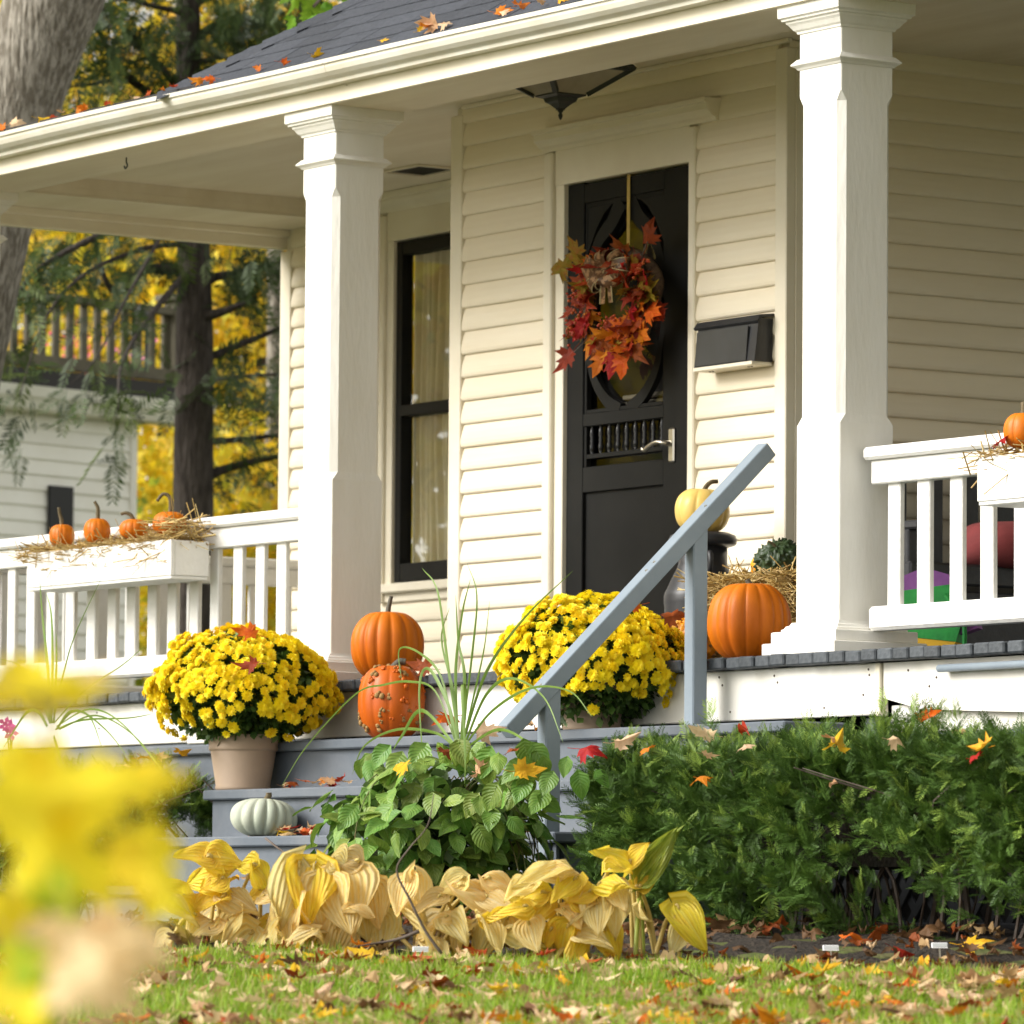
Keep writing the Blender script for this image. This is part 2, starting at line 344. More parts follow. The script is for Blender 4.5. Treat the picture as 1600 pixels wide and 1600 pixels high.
_sp = MB().lathe([(.006, 0), (.011, .006), (.006, .014), (.011, .035), (.0125, .052), (.008, .066), (.0115, .075), (.008, .084), (.0125, .10), (.010, .118), (.006, .134), (.011, .144), (.006, .152)], 8).mesh('spindle', True)
for i in range(9): obj('spindle', _sp, pm('gloss_black', (.012, .012, .013), rough=.2) if i == 0 else None, door, (-3.60+i*.0645, YF+.02, 2.012))
def glass(name, refl, tint=(1, 1, 1), rough=0.0):
    m, t, b, N, L = nodes(name); t.nodes.remove(b)
    tr = N('ShaderNodeBsdfTransparent'); tr.inputs[0].default_value = c4(tint); g = N('ShaderNodeBsdfGlossy'); g.inputs['Roughness'].default_value = rough; g.inputs[0].default_value = (1, 1, 1, 1)
    fr = N('ShaderNodeLayerWeight'); fr.inputs[0].default_value = .5; pw = N('ShaderNodeMath', operation='POWER'); pw.inputs[1].default_value = 2.2; L(fr.outputs['Facing'], pw.inputs[0]); ma = N('ShaderNodeMath', operation='MULTIPLY_ADD'); ma.inputs[1].default_value = refl; ma.inputs[2].default_value = .04; L(pw.outputs[0], ma.inputs[0]); ms = N('ShaderNodeMixShader'); L(ma.outputs[0], ms.inputs[0]); L(tr.outputs[0], ms.inputs[1]); L(g.outputs[0], ms.inputs[2]); L(ms.outputs[0], t.nodes['Material Output'].inputs[0]); return m
M['glass'] = glass('window_glass', .8, (.92, .92, .88)); M['dglass'] = glass('door_glass', .1, (.5, .5, .5), .02)
part('pane', MB().quad((-3.64, YF+.037, 1.98), (-3.055, YF+.037, 1.98), (-3.055, YF+.037, 3.11), (-3.64, YF+.037, 3.11)), M['dglass'], door)
part('inner_door', MB().box(-3.79, -2.82, YF+.10, YF+.14, 1.04, 3.2), pm('inner_dark', (.02, .02, .02), rough=.5), door)
part('inner_sill', MB().box(-3.45, -3.06, YF+.07, YF+.098, 2.226, 2.245).box(-3.45, -3.06, YF+.07, YF+.098, 2.256, 2.275).box(-3.45, -3.06, YF+.07, YF+.098, 2.20, 2.214), M['trim'], door)
hd = part('handle_plate', MB().box(-3.0, -2.96, YF-.012, YF+.002, 1.955, 2.10, .006), M['metal'], door)
part('lever', MB().tube(bez([(-2.98, YF-.012, 2.035), (-2.98, YF-.05, 2.035), (-3.015, YF-.06, 2.04), (-3.068, YF-.058, 2.028), (-3.108, YF-.055, 2.012), (-3.123, YF-.055, 2.02)], 4), [.012]*5+[.0095]*16, 8), M['metal'], door, True)

# window
wf = part('window', MB().box(-7.275, -7.225, YW-.012, YW+.06, 1.70, 3.405, .003).box(-6.37, -6.32, YW-.012, YW+.06, 1.70, 3.405, .003).box(-7.225, -6.37, YW-.0105, YW+.058, 3.335, 3.403, .003).box(-7.225, -6.37, YW-.0105, YW+.058, 1.702, 1.79, .003).box(-7.225, -6.37, YW-.018, YW+.056, 2.525, 2.58, .003), M['black'])
part('pane', MB().quad((-7.23, YW+.02, 2.57), (-6.365, YW+.02, 2.57), (-6.365, YW+.02, 3.34), (-7.23, YW+.02, 3.34)), M['glass'], wf); part('pane', MB().quad((-7.23, YW+.035, 1.78), (-6.365, YW+.035, 1.78), (-6.365, YW+.035, 2.535), (-7.23, YW+.035, 2.535)), M['glass'], wf)
part('casing', MB().box(-7.335, -7.276, YW-.03, YW+.02, 1.69, 3.41, .003).box(-7.395, -7.333, YW-.05, YW+.02, 1.6, 3.54, .006), M['trim'], wf)
part('casing', MB().box(-6.319, -6.24, YW-.03, YW+.02, 1.69, 3.41, .003), M['trim'], wf)
part('head', MB().box(-7.333, -6.24, YW-.034, YW+.02, 3.408, 3.56, .003), M['trim'], wf)
part('cornice', MB().prism([(YW, 3.555), (YW-.04, 3.555), (YW-.05, 3.57), (YW-.075, 3.59), (YW-.085, 3.605), (YW-.085, 3.646), (YW, 3.646)], 0, -7.42, -6.18), M['trim'], wf)
part('sill', MB().box(-7.335, -6.24, YW-.07, YW+.02, 1.645, 1.69, .006).box(-7.333, -6.24, YW-.03, YW+.02, 1.60, 1.645, .003), M['trim'], wf)
def curtain(x0, x1, pull, seed):
    m = MB(); nx, nz = 90, 16; vs = []
    for j in range(nz+1):
        v = j/nz; z = 1.72+1.66*v; g = pull*(1-abs(v-.42)/.58 if v > .42 else (v/.42)**1.2)*.75
        for i in range(nx+1):
            u = i/nx; x = x0+(x1-x0)*(u*(1-g)+(g if pull and seed else 0)*1)
            vs.append((x, YW+.075+.026*math.sin(u*38+seed*2+.6*math.sin(v*3))+.012*math.sin(u*91+seed), z))
    m.add(vs, [(j*(nx+1)+i, j*(nx+1)+i+1, (j+1)*(nx+1)+i+1, (j+1)*(nx+1)+i) for j in range(nz) for i in range(nx)]); return m
cm = pm('curtain_cloth', (.82, .77, .60), (.76, .70, .52), 3, .9, .1, 300, .001, 'Position', translucent=.3)
part('curtain', curtain(-7.24, -6.78, .18, 0), cm, wf, True); part('curtain', curtain(-6.80, -6.36, .2, 1), cm, wf, True)

# columns
def sqlathe(prof, x0, x1, y0, y1):
    m = MB(); vs = []
    for (o, z) in prof: vs += [(x0-o, y0-o, z), (x1+o, y0-o, z), (x1+o, y1+o, z), (x0-o, y1+o, z)]
    n = len(prof); fs = [(3, 2, 1, 0), tuple(4*(n-1)+k for k in range(4))]+[(4*i+k, 4*i+(k+1) % 4, 4*i+4+(k+1) % 4, 4*i+4+k) for i in range(n-1) for k in range(4)]
    return m.add(vs, fs)
def column(x0, x1, y0=0, y1=.24):
    vs = []; rings = [(1.05, .004, .004), (1.842, .004, .004), (1.874, .026, .0), (3.022, .026, 0), (3.056, .004, 0), (3.39, .004, 0)]
    for (z, c, o) in rings:
        a, b, e, f = x0-o, x1+o, y0-o, y1+o
        vs += [(a+c, e, z), (b-c, e, z), (b, e+c, z), (b, f-c, z), (b-c, f, z), (a+c, f, z), (a, f-c, z), (a, e+c, z)]
    n = len(rings); m = MB().add(vs, [(i*8+k, i*8+(k+1) % 8, i*8+8+(k+1) % 8, i*8+8+k) for i in range(n-1) for k in range(8)])
    c = part('column', m, M['white'])
    part('neck_moulding', sqlathe([(-.01, 3.158), (.004, 3.158), (.009, 3.165), (.023, 3.174), (.024, 3.178), (.006, 3.197), (-.01, 3.198)], x0, x1, y0, y1), M['white'], c)
    part('capital', sqlathe([(-.01, 3.292), (.005, 3.292), (.008, 3.30), (.016, 3.306), (.027, 3.322), (.035, 3.330), (.037, 3.337), (.047, 3.340), (.049, 3.346), (.058, 3.352), (.059, 3.394), (-.01, 3.394)], x0, x1, y0, y1), M['white'], c)
    part('base', sqlathe([(.09, .999), (.092, 1.003), (.092, 1.040), (.088, 1.043), (.066, 1.0435), (.068, 1.047), (.068, 1.082), (.064, 1.085), (.042, 1.0855), (.042, 1.094), (.034, 1.098), (.030, 1.106), (.020, 1.110), (.014, 1.120), (-.01, 1.122)], x0, x1, y0, y1), M['white'], c)
column(-.256, -.004); column(-3.70, -3.447); column(-6.99, -6.74); column(3.30, 3.55)

# beam, gutter, ceiling, roof: unseen right end lengthened to shade the side wall
part('porch_beam', MB().prism([(-.075, 3.395), (.30, 3.395), (.30, 3.652), (-.05, 3.55), (-.075, 3.55)], 0, -8.42, 5.6), M['trim'])
part('soffit_board', MB().box(-8.40, 5.6, -.068, .296, 3.392, 3.3945, .001), M['soffit'])
def wav(x): return .004*math.sin(x*.9)+.0025*math.sin(x*2.3+1)
gp = [(-.0765, 3.463), (-.130, 3.463), (-.133, 3.476), (-.142, 3.482), (-.160, 3.488), (-.177, 3.502), (-.186, 3.520), (-.187, 3.532), (-.197, 3.535), (-.198, 3.552), (-.190, 3.553), (-.188, 3.540), (-.0765, 3.540)]
gxs = np.linspace(-8.45, 5.7, 40); gm = MB(); gn = len(gp)
gm.add([(x, y, z+wav(x)) for x in gxs for (y, z) in gp], [(i*gn+k, i*gn+(k+1) % gn, (i+1)*gn+(k+1) % gn, (i+1)*gn+k) for i in range(39) for k in range(gn)]+[tuple(range(gn)), tuple(39*gn+k for k in range(gn-1, -1, -1))])
gut = part('gutter', gm, M['gutter'])
for x in (-7.1, -3.25, -.1): part('gutter_joint', MB().prism([(y-.0015, z-.0015) for (y, z) in gp[:10]]+[(-.0765, 3.45)], 0, x, x+.006), M['gutter'], gut)
part('ceiling', MB().box(-7.74, 5.6, .30, 2.80, 3.65, 3.67), M['soffit']); part('ceiling', MB().box(XS, 5.6, 2.80, 7, 3.65, 3.67), M['soffit'])
part('end_soffit', MB().box(-8.36, -7.735, .30, YW-.002, 3.566, 3.60, .001).box(-7.765, -7.735, .30, YW-.002, 3.6005, 3.66, .001), M['soffit'])
part('end_fascia', MB().box(-8.40, -8.34, -.07, YW+.3, 3.472, 3.60, .004).box(-8.34, -8.30, .30, YW-.002, 3.53, 3.5655, .003).box(-7.765, -7.735, .30, YW-.003, 3.553, 3.5655, .003), M['trim'])
part('ceiling_moulding', MB().box(-7.3, -4.66, YW-.10, YW-.086, 3.615, 3.648, .003), M['trim'])
part('ceiling_moulding', MB().box(-4.55, XS+.03, YD-.045, YD-.018, 3.632, 3.6485, .003), M['trim'])
vt = part('ceiling_vent', MB().box(-6.62, -6.28, 2.26, 2.28, 3.638, 3.649, .002).box(-6.62, -6.28, 2.50, 2.52, 3.638, 3.649, .002).box(-6.62, -6.60, 2.28, 2.50, 3.638, 3.649, .002).box(-6.30, -6.28, 2.28, 2.50, 3.638, 3.649, .002), M['soffit'])
part('shade_sheet', MB().box(-6.60, -6.30, 2.28, 2.50, 3.6465, 3.6495, .0005), pm('vent_shade', (.015, .013, .01), rough=.9), vt)  # dark sheet painted as the shade inside the vent
part('hook', MB().tube(bez([(-5.31, .08, 3.394), (-5.31, .08, 3.372), (-5.30, .08, 3.355), (-5.318, .08, 3.343), (-5.328, .08, 3.356)], 5), .0035, 6), M['iron'], None, True)
# roof: main slope with a hip, and the low roof left of it
SL = .65; ANG = math.atan(SL); EY, EZ = -.165, 3.556; HX = -4.62
zr = lambda y: EZ+SL*(y-EY)
roof = part('roof', MB().add([(HX, EY, EZ), (5.7, EY, EZ), (5.7, 3.6, zr(3.6)), (HX+3.6-EY, 3.6, zr(3.6)), (HX, 3.6, 3.80), (HX, .27, 3.72)], [(0, 1, 2, 3), (0, 3, 4, 5)]), M['roofbase'])
part('roof', MB().add([(-8.44, EY-.005, 3.552), (-4.3, EY-.005, 3.552), (-4.3, .29, 3.655), (-8.44, .29, 3.655), (-8.44, EY-.005, 3.574), (-4.3, EY-.005, 3.574), (-4.3, .29, 3.66), (-8.44, .29, 3.66), (-4.3, 2.9, 3.76), (-8.44, 2.9, 3.76)], [(0, 1, 2, 3), (4, 5, 6, 7), (0, 1, 5, 4), (7, 6, 8, 9)]), M['roofbase'])
_sh = [MB().box(.002, .31, 0, .19, 0, .008, .002).mesh('shingle') for _ in range(1)][0]
for r in range(15):
    s = r*.125; y = EY-.02+s*math.cos(ANG); z = zr(y)+.004
    xl = HX+(y-EY); x = xl-random.random()*.2
    while x < (-.7 if r < 11 else -2.2):
        x0 = max(x, xl)
        if x+.312-x0 > .05: obj('shingle', _sh, M['shingle'], roof, (x0, y, z+random.uniform(0, .003)), (ANG-.04, 0, random.uniform(-.003, .003)), ((x+.312-x0)/.312, 1, 1))
        x += .312
part('shingle_field', MB().add([(-.75, EY-.03, EZ+.012), (5.7, EY-.03, EZ+.012), (5.7, 3.5, zr(3.5)+.02), (-.75, 3.5, zr(3.5)+.02)], [(0, 1, 2, 3)]), M['shingle'], roof)
hip_dir = Vector((1, 1, SL)).normalized(); hz = Vector((-.35, -.35, 1))
for i in range(16):
    p = Vector((HX, EY, EZ+.014))+hip_dir*(i*.17); o = obj('hip_shingle', MB().add([(-.13, 0, -.05), (0, 0, .012), (.13, 0, -.05), (-.13, .25, -.06), (0, .25, 0), (.13, .25, -.06), (-.13, 0, -.058), (0, 0, .002), (.13, 0, -.058)], [(0, 1, 4, 3), (1, 2, 5, 4), (0, 6, 7, 1), (1, 7, 8, 2)]).mesh('hip_shingle') if i == 0 else _hip, M['shingle'], roof)
    if i == 0: _hip = o.data
    o.matrix_local = frame(hip_dir, hz, p)

# porch floor: board ends show along the edge
deck = part('porch_floor', MB().box(-8.2, 5.5, -.06, YW, .93, .957), pm('deck_under', (.03, .03, .03), rough=.9))
_db = {}
def dboard(L):
    if L not in _db: _db[L] = MB().box(0, .087, 0, L, -.043, 0, .006).mesh('floor_board')
    return _db[L]
x = -8.2; i = 0
while x < 5.4:
    L = 2.97 if x < -4.75 else (1.50 if x < XS-.05 else 5.0)
    obj('floor_board', dboard(L), M['deck'], deck, (x, -.145+random.uniform(-.007, .007), 1.0-random.uniform(0, .004)), (random.uniform(-.0012, .0), random.uniform(-.012, .012), 0)); x += .0905
# skirt boards below the deck edge
part('skirt_board', MB().box(-8.2, -4.46, -.085, -.055, .772, .952, .004), M['white'])
part('skirt_board', MB().box(-4.455, .345, -.085, -.055, .766, .952, .004), M['white'])
part('skirt_board', MB().box(.325, .352, -.0915, -.05, .762, .950, .003), M['trim'])
sk = MB(); N_ = 14; top = [(.358+2.8*i/N_, .951) for i in range(N_+1)]; bot = [(.358+2.8*i/N_, .805-.05*min(1, i/4.0)**.6+(.02 if i < 1 else 0)) for i in range(N_+1)]
sk.prism(top+bot[::-1], 1, -.078, -.05); part('skirt_board', sk, M['white'])
part('skirt_board', MB().box(.36, 3.2, -.045, -.02, .70, .80, .003), M['white'])
_nl = MB().lathe([(.0045, -.001), (.0045, .0015), (.002, .002)], 8).mesh('nail', True); _nm = pm('rusty_nail', (.10, .075, .055), rough=.8)
for (nx, nz_) in ((-.62, .93), (-.60, .90), (-.28, .925), (-.26, .90), (.28, .93), (.285, .91), (.25, .84), (.02, .80), (.50, .92), (.62, .86), (.66, .89), (-1.6, .92), (-1.58, .86), (-2.3, .92), (-4.5, .93), (-5.2, .85), (-5.22, .92), (-.9, .91), (-.55, .80)): obj('nail', _nl, _nm, house, (nx, -.0853 if nx < .3 else -.0785, nz_), (R(90), 0, 0))
part('rail_support', MB().box(-5.03, -4.93, .08, .17, 1.0, 1.085), M['rail_white'])
part('drain_pipe', MB().tube([(.72, -.115, .918), (3.1, -.115, .918)], .014, 10), M['hand'], None, True)
part('foundation_beam', MB().box(.2, 3.2, -.04, 0, .60, .76), M['step'])
part('foundation_beam', MB().box(-8.2, -3.4, -.075, .0, .30, .768).box(-8.2, -3.4, .0, .02, 0, .3), M['step'])
lat = part('lattice_frame', MB().box(-.5, 3.2, -.05, -.02, -.05, .03).box(-.5, 3.2, -.05, -.02, .56, .62), pm('lattice_grey', (.022, .024, .027), rough=.8))
_sl = MB().box(-.017, .017, -.006, .006, -.45, .45, .002).mesh('slat')
for i in range(34): obj('slat', _sl, pm('lattice_slat', (.022, .024, .027), rough=.8) if i == 0 else None, lat, (-.45+i*.11, -.035, .27), (0, R(38), 0))
for i in range(34): obj('slat', _sl, None, lat, (-.45+i*.11, -.021, .27), (0, R(-38), 0))
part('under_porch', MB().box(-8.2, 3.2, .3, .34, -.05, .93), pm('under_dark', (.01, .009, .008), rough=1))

# steps
st = part('steps', MB().box(-3.38, -.56, -.30, .0, .0, .70).box(-3.38, -.56, -.555, -.30, .0, .505).box(-3.38, -.56, -.815, -.555, .0, .31).box(-3.38, -.56, -1.075, -.815, -.1, .115), M['step'])
noses = [(-4.30, .165, -.375, .743), (-3.42, -.53, -.625, .543), (-3.42, -.53, -.885, .347), (-3.42, -.53, -1.145, .152)]
for k, (a, b, y, z) in enumerate(noses):
    part('tread', MB().box(a, b, y, -.09 if k == 0 else y+.30, z-.04, z, .006), M['step'], st)
    part('riser', MB().box(a+.03, b-.03, y+.03, y+.045, z-.196+.001 if k < 3 else -.1, z-.041, .002), M['step'], st)
tag(obj('walkway', MB().box(-3.6, -.4, -3.2, -1.12, -.3, -.035, .01).mesh('walkway'), M['conc']), 'grey concrete walk at the foot of the porch steps', 'walkway', kind='structure')

# railings
_bal = MB().box(0, .073, 0, .024, 1.15, 1.625, .004).mesh('baluster')
def railing(x0, x1, first, n, step):
    r = part('railing', MB().box(x0+.02, x1, .10, .17, 1.615, 1.703, .005), M['rail_white'])
    part('cap_rail', MB().box(x0, x1, .075, .195, 1.7035, 1.750, .01), M['rail_white'], r)
    part('bottom_rail', MB().box(x0+.012, x1, .092, .178, 1.083, 1.171, .012), M['rail_white'], r)
    for i in range(n): obj('baluster', _bal, M['rail_white'], r, (first+i*step, .122+random.uniform(-.003, .003), random.uniform(-.002, .002)), (0, random.uniform(-.006, .006), random.uniform(-.04, .04)))
railing(.03, 3.2, .112, 17, .181); railing(-6.745, -3.69, -6.59, 16, .1795)
er = part('railing', MB().box(-8.0, -7.93, -.06, YW-.02, 1.70, 1.788, .005), M['rail_white'])
part('cap_rail', MB().box(-8.025, -7.905, -.06, YW-.02, 1.7885, 1.835, .01), M['rail_white'], er); part('bottom_rail', MB().box(-8.005, -7.925, -.06, YW-.02, 1.083, 1.171, .01), M['rail_white'], er)
for i in range(15): obj('baluster', _bal, None, er, (-7.953, .05+i*.178, .085), (0, 0, PI/2))

# stair handrail
XH = -.62
def hr(px, py): return at(px, py, x=XH)
t, b = hr(1191, 692), hr(783, 1134); hdir = (b-t).normalized()
h = empty('stair_handrail', (XH, (t.y+b.y)/2, 0), 'slanting blue grey wooden handrail on two posts beside the steps', 'handrail')
nrm = Vector((0, -hdir.z, hdir.y)); nrm = nrm if nrm.z > 0 else -nrm
def hp(v): return v-h.location
rail = MB(); hw, ht = .034, .062
vs = [hp(p+Vector((sx*hw, 0, 0))-nrm*k*ht) for p in (t, b) for (sx, k) in ((-1, 0), (1, 0), (1, 1), (-1, 1))]
vs[4:8] = [v+Vector((0, 0, 0)) for v in vs[4:8]]
rail.add(vs, [(3, 2, 1, 0), (4, 5, 6, 7)]+[(k, (k+1) % 4, 4+(k+1) % 4, 4+k) for k in range(4)])
ro = part('rail', rail, M['hand'], h)
bv = ro.modifiers.new('edge', 'BEVEL'); bv.width = .006; bv.segments = 2
for (px, pt, zb) in ((1088, 850, .743), (858, 1095, -.05)):
    p = hr(px, pt); zt = t.z+(p.y-t.y)*(b.z-t.z)/(b.y-t.y)-.03
    part('post', MB().box(-.03, .03, p.y-.033-h.location.y, p.y+.033-h.location.y, zb, zt, .005), M['hand'], h)
for s in (.23, .43, .46, .86):
    p = t+(b-t)*s; part('nail_head', MB().lathe([(.006, 0), (.005, .002)], 8), M['metal'], h).matrix_local = frame(hdir, nrm, hp(p)+nrm*.0005+Vector((.012, 0, 0)))

# ------------------------------------------------------------------ pumpkins and gourds
def pumpkin_mat(name, c1, c2, rough=.38, scale=5, coat=.12, patch=None):
    return pm(name, c1, c2, scale, rough, .25, 90, .0015, chips=patch, chipscale=9, chipcut=.68, coat=coat, stretch=(1, 1, .6), spec=.25)
M['p_orange'] = pumpkin_mat('pumpkin_orange', (.62, .165, .004), (.48, .105, .003), .5, coat=.02, patch=(.50, .20, .04)); M['p_mini'] = pumpkin_mat('small_pumpkin_orange', (.66, .19, .008), (.56, .135, .006), .45, coat=.04)
M['p_warty'] = pumpkin_mat('warty_orange', (.54, .115, .006), (.46, .085, .005), .42, coat=.08); M['p_white'] = pumpkin_mat('pale_green_rind', (.50, .52, .42), (.38, .42, .33), .55, 7, 0, (.33, .25, .15))
M['p_cream'] = pumpkin_mat('cream_rind', (.70, .50, .15), (.62, .42, .11), .42, 6); M['p_yellow'] = pumpkin_mat('yellow_rind', (.78, .38, .015), (.70, .25, .01)); M['p_green'] = pumpkin_mat('dark_green_rind', (.018, .035, .012), (.035, .055, .02), .45)
M['stem'] = pm('pumpkin_stem', (.17, .13, .07), (.09, .07, .035), 22, .8, .5, 60, .003, stretch=(3, 3, .6)); M['dstem'] = pm('dark_stem', (.07, .065, .05), (.13, .12, .09), 20, .8, .5, 60, .003, stretch=(3, 3, .6))
M['wart'] = pm('corky_wart', (.42, .24, .07), (.20, .12, .05), 60, .8, .5, 200, .002)
def ribbed(rx, h, ribs=12, depth=.07, dip=.25, seed=0, n=132, m=30, wart=0, lump=.02, square=.82):
    rnd = random.Random(seed); ph = [rnd.uniform(-.15, .15) for _ in range(ribs+1)]; wd = [rnd.uniform(.7, 1.3) for _ in range(ribs+1)]
    b = MB(); vs = []
    from mathutils import noise
    for j in range(m+1):
        t = -PI/2+PI*j/m; ct = abs(math.cos(t))**square; stn = math.copysign(abs(math.sin(t))**.9, math.sin(t))
        for i in range(n):
            a = 2*PI*i/n; k = a/(2*PI)*ribs; fr = (k+.18*math.sin(a*2+seed)) % 1
            rib = abs(math.sin(PI*fr))**.4
            r = rx*ct*(1-depth*(1-rib)*min(1, ct*2)); z = h/2*stn
            pole = max(0, 1-ct/.55); z -= math.copysign(h*dip*.5*pole**2, stn)
            p = Vector((r*math.cos(a), r*math.sin(a), z+h/2*.97))
            d = noise.noise(Vector((p.x/rx*1.3+seed*3.1, p.y/rx*1.3, p.z/h*1.6)))*lump*rx*2
            if wart: w = noise.noise(Vector((p.x/rx*7+seed, p.y/rx*7, p.z/rx*7))); d += max(0, w-.05)*wart*rx
            q = Vector((p.x, p.y, p.z-h/2)); q = q.normalized() if q.length > 0 else Vector((0, 0, 1)); vs.append(p+q*d*ct**.5)
    fs = [(j*n+i, j*n+(i+1) % n, (j+1)*n+(i+1) % n, (j+1)*n+i) for j in range(m) for i in range(n)]
    zmin = min(v.z for v in vs); vs = [Vector((v.x, v.y, v.z-zmin)) for v in vs]
    return b.add(vs, fs)
def stem(pts, r0, r1, flare=1.7):
    P = bez(pts, 5); n = len(P); rad = [(r0+(r1-r0)*i/(n-1))*(flare if i == 0 else (1+(flare-1)*.4 if i == 1 else (1.12 if i == n-1 else 1))) for i in range(n)]
    return MB().tube(P, rad, 10, prof=[1, .78])
def pumpkin(name, base, rx, h, mat, label, group=None, spts=None, sr=(.016, .011), smat='stem', cat='pumpkin', rot=(0, 0, 0), **kw):
    t = empty(name, base, label, cat, group); t.rotation_euler = rot
    b = ribbed(rx, h, **kw).build('rind', M[mat], t, True)
    if spts:
        zt = h*.86; stem([(p[0], p[1], zt+p[2]) for p in spts], *sr).build('stem', M[smat], t, True)
    return t
gz = ground_z
def onlevel(px, py, y, z):
    p = at(px, py, y=y); return (p.x, y, z)
# camera-right direction as seen in plan: stems lean along it
def lean(s, up, back=0): return (CR.x*s-CF.x*back*.5, CR.y*s-CF.y*back*.5, up)
pumpkin('pumpkin', onlevel(606, 1010, .03, 1.0), .151, .292, 'p_orange', 'large round orange pumpkin on the porch edge behind the warty pumpkin', None, [(0, 0, -.02), lean(0, .03), lean(.005, .06), lean(.012, .09)], (.013, .008), 'dstem', seed=3, ribs=15, depth=.10, dip=.22)
wp = pumpkin('warty_pumpkin', onlevel(612, 1095, -.235, .743), .134, .305, 'p_warty', 'tall orange pumpkin covered in corky warts on the top step', None, [(0, 0, -.01), lean(.006, .02), lean(.03, .045), lean(.055, .045)], (.018, .013), 'dstem', cat='pumpkin', seed=9, ribs=11, depth=.055, dip=.16, square=.75)
def add_warts(t, rx, h, n, seed, smax=.014):
    rnd = random.Random(seed); verts = t.children[0].data.vertices; mm = []
    for k in range(4):
        b = MB(); r = random.Random(seed+k)
        for q in range(r.randint(3, 6)):
            c = Vector((r.uniform(-1, 1), r.uniform(-1, 1)*1.4, r.uniform(-.2, .3)))*.7; s = r.uniform(.4, .75)
            b.lathe([(.05*s, -.5*s), (.9*s, -.2*s), (1*s, .15*s), (.6*s, .6*s), (.1*s, .75*s)], 8, c)
        mm.append(b.mesh('wart', True))
    cand = [v for v in verts if (v.normal.dot(Vector((.83, -.56, .1))) > -.1) and v.co.z > h*.12]
    for i in range(n):
        v = rnd.choice(cand); s = rnd.uniform(.3, 1)**1.6*smax
        if i % 3 and i > 2: pass
        o = obj('wart', mm[i % 4], M['wart'] if rnd.random() < .55 else t.children[0].data.materials[0], t)
        o.matrix_local = frame(Vector((rnd.uniform(-.2, .2), rnd.uniform(-.2, .2), 1)).cross(v.normal).cross(v.normal), v.normal, v.co, (s, s, s))
add_warts(wp, .134, .305, 70, 5, .019)
pumpkin('pumpkin', onlevel(1171, 960, .10, 1.0), .156, .305, 'p_orange', 'largest orange pumpkin against the foot of the nearest porch column', None, [(0, 0, -.02), lean(0, .02), lean(-.01, .04)], (.014, .01), 'dstem', seed=5, ribs=16, depth=.11, dip=.2)
pumpkin('pale_pumpkin', onlevel(410, 1275, -.745, .347), .134, .158, 'p_white', 'flat pale green ribbed pumpkin on the second step from the bottom', None, [(0, 0, -.02), lean(.004, .012), lean(.014, .03), lean(.012, .042)], (.014, .012), 'stem', seed=14, ribs=15, depth=.17, dip=.3, rot=(R(-6), R(3), R(40)))
kp = pumpkin('knobby_pumpkin', onlevel(1088, 990, .16, 1.0), .118, .175, 'p_yellow', 'knobby yellow and orange pumpkin behind the handrail post', None, None, seed=21, ribs=10, depth=.05, dip=.2, wart=.2)
add_warts(kp, .118, .175, 70, 8, .017)
for o in kp.children[1:]:
    pass

# milk can with a cream pumpkin on its lid
cp = at(1098, 900, y=1.04); can = empty('milk_can', (cp.x, 1.04, 1.0), 'old black milk can beside the door with a cream pumpkin on its lid', 'milk can')
MB().lathe([(.15, 0), (.156, .012), (.157, .05), (.155, .30), (.158, .318), (.158, .345), (.154, .36), (.146, .375), (.125, .42), (.105, .46), (.10, .475), (.10, .545)], 40).build('body', M['can'], can, True)
MB().lathe([(.09, .54), (.13, .552), (.137, .558), (.14, .575), (.133, .592), (.105, .604), (.03, .606)], 40).build('lid', M['can'], can, True)
for a in (-25, 155):
    v = Vector((math.cos(R(a)), math.sin(R(a)), 0)); MB().tube(bez([v*.10+Vector((0, 0, .505)), v*.145+Vector((0, 0, .515)), v*.162+Vector((0, 0, .49)), v*.155+Vector((0, 0, .455)), v*.12+Vector((0, 0, .425))], 5), .011, 8).build('handle', M['can'], can, True)
pumpkin('cream_pumpkin', (cp.x-.005, 1.035, 1.604), .114, .19, 'p_cream', 'smooth cream yellow pumpkin on top of the black milk can', None, [(0, 0, -.02), lean(.008, .02), lean(.03, .045), lean(.06, .05)], (.012, .009), 'stem', seed=31, ribs=10, depth=.09, dip=.24, rot=(0, R(3), R(20)))

# straw
def straw_mesh(name, boxes, n, L=(.08, .22), r=.0022, flat=.5, droop=None, seed=1):
    rng = np.random.default_rng(seed); pos = []; dirs = []
    for (x0, x1, y0, y1, z0, z1, w) in boxes:
        k = int(n*w); pos.append(np.stack([rng.uniform(x0, x1, k), rng.uniform(y0, y1, k), rng.uniform(z0, z1, k)], 1))
    pos = np.concatenate(pos); k = len(pos); d = rng.normal(size=(k, 3)); d[:, 2] *= flat
    if droop is not None: d[rng.random(k) < droop, 2] -= 1.6
    Mx = basis(d, rng.normal(size=(k, 3))); sz = np.stack([np.full(k, r)*rng.uniform(.6, 1.5, k), rng.uniform(*L, k), np.full(k, r*.6)], 1)
    tv = [(-1, -.5, -1), (1, -.5, -1), (1, -.5, 1), (-1, -.5, 1), (-1, 0, 0.5), (1, 0, .5), (1, 0, 2.5), (-1, 0, 2.5), (-1, .5, -1), (1, .5, -1), (1, .5, 1), (-1, .5, 1)]
    tf = [(0, 1, 5, 4), (1, 2, 6, 5), (2, 3, 7, 6), (3, 0, 4, 7), (4, 5, 9, 8), (5, 6, 10, 9), (6, 7, 11, 10), (7, 4, 8, 11)]
    tones = np.array([(.62, .43, .15), (.50, .33, .10), (.70, .54, .24), (.40, .26, .09)])[rng.integers(0, 4, k)]
    return scatter(name, tv, tf, pos, Mx, sz, tones)
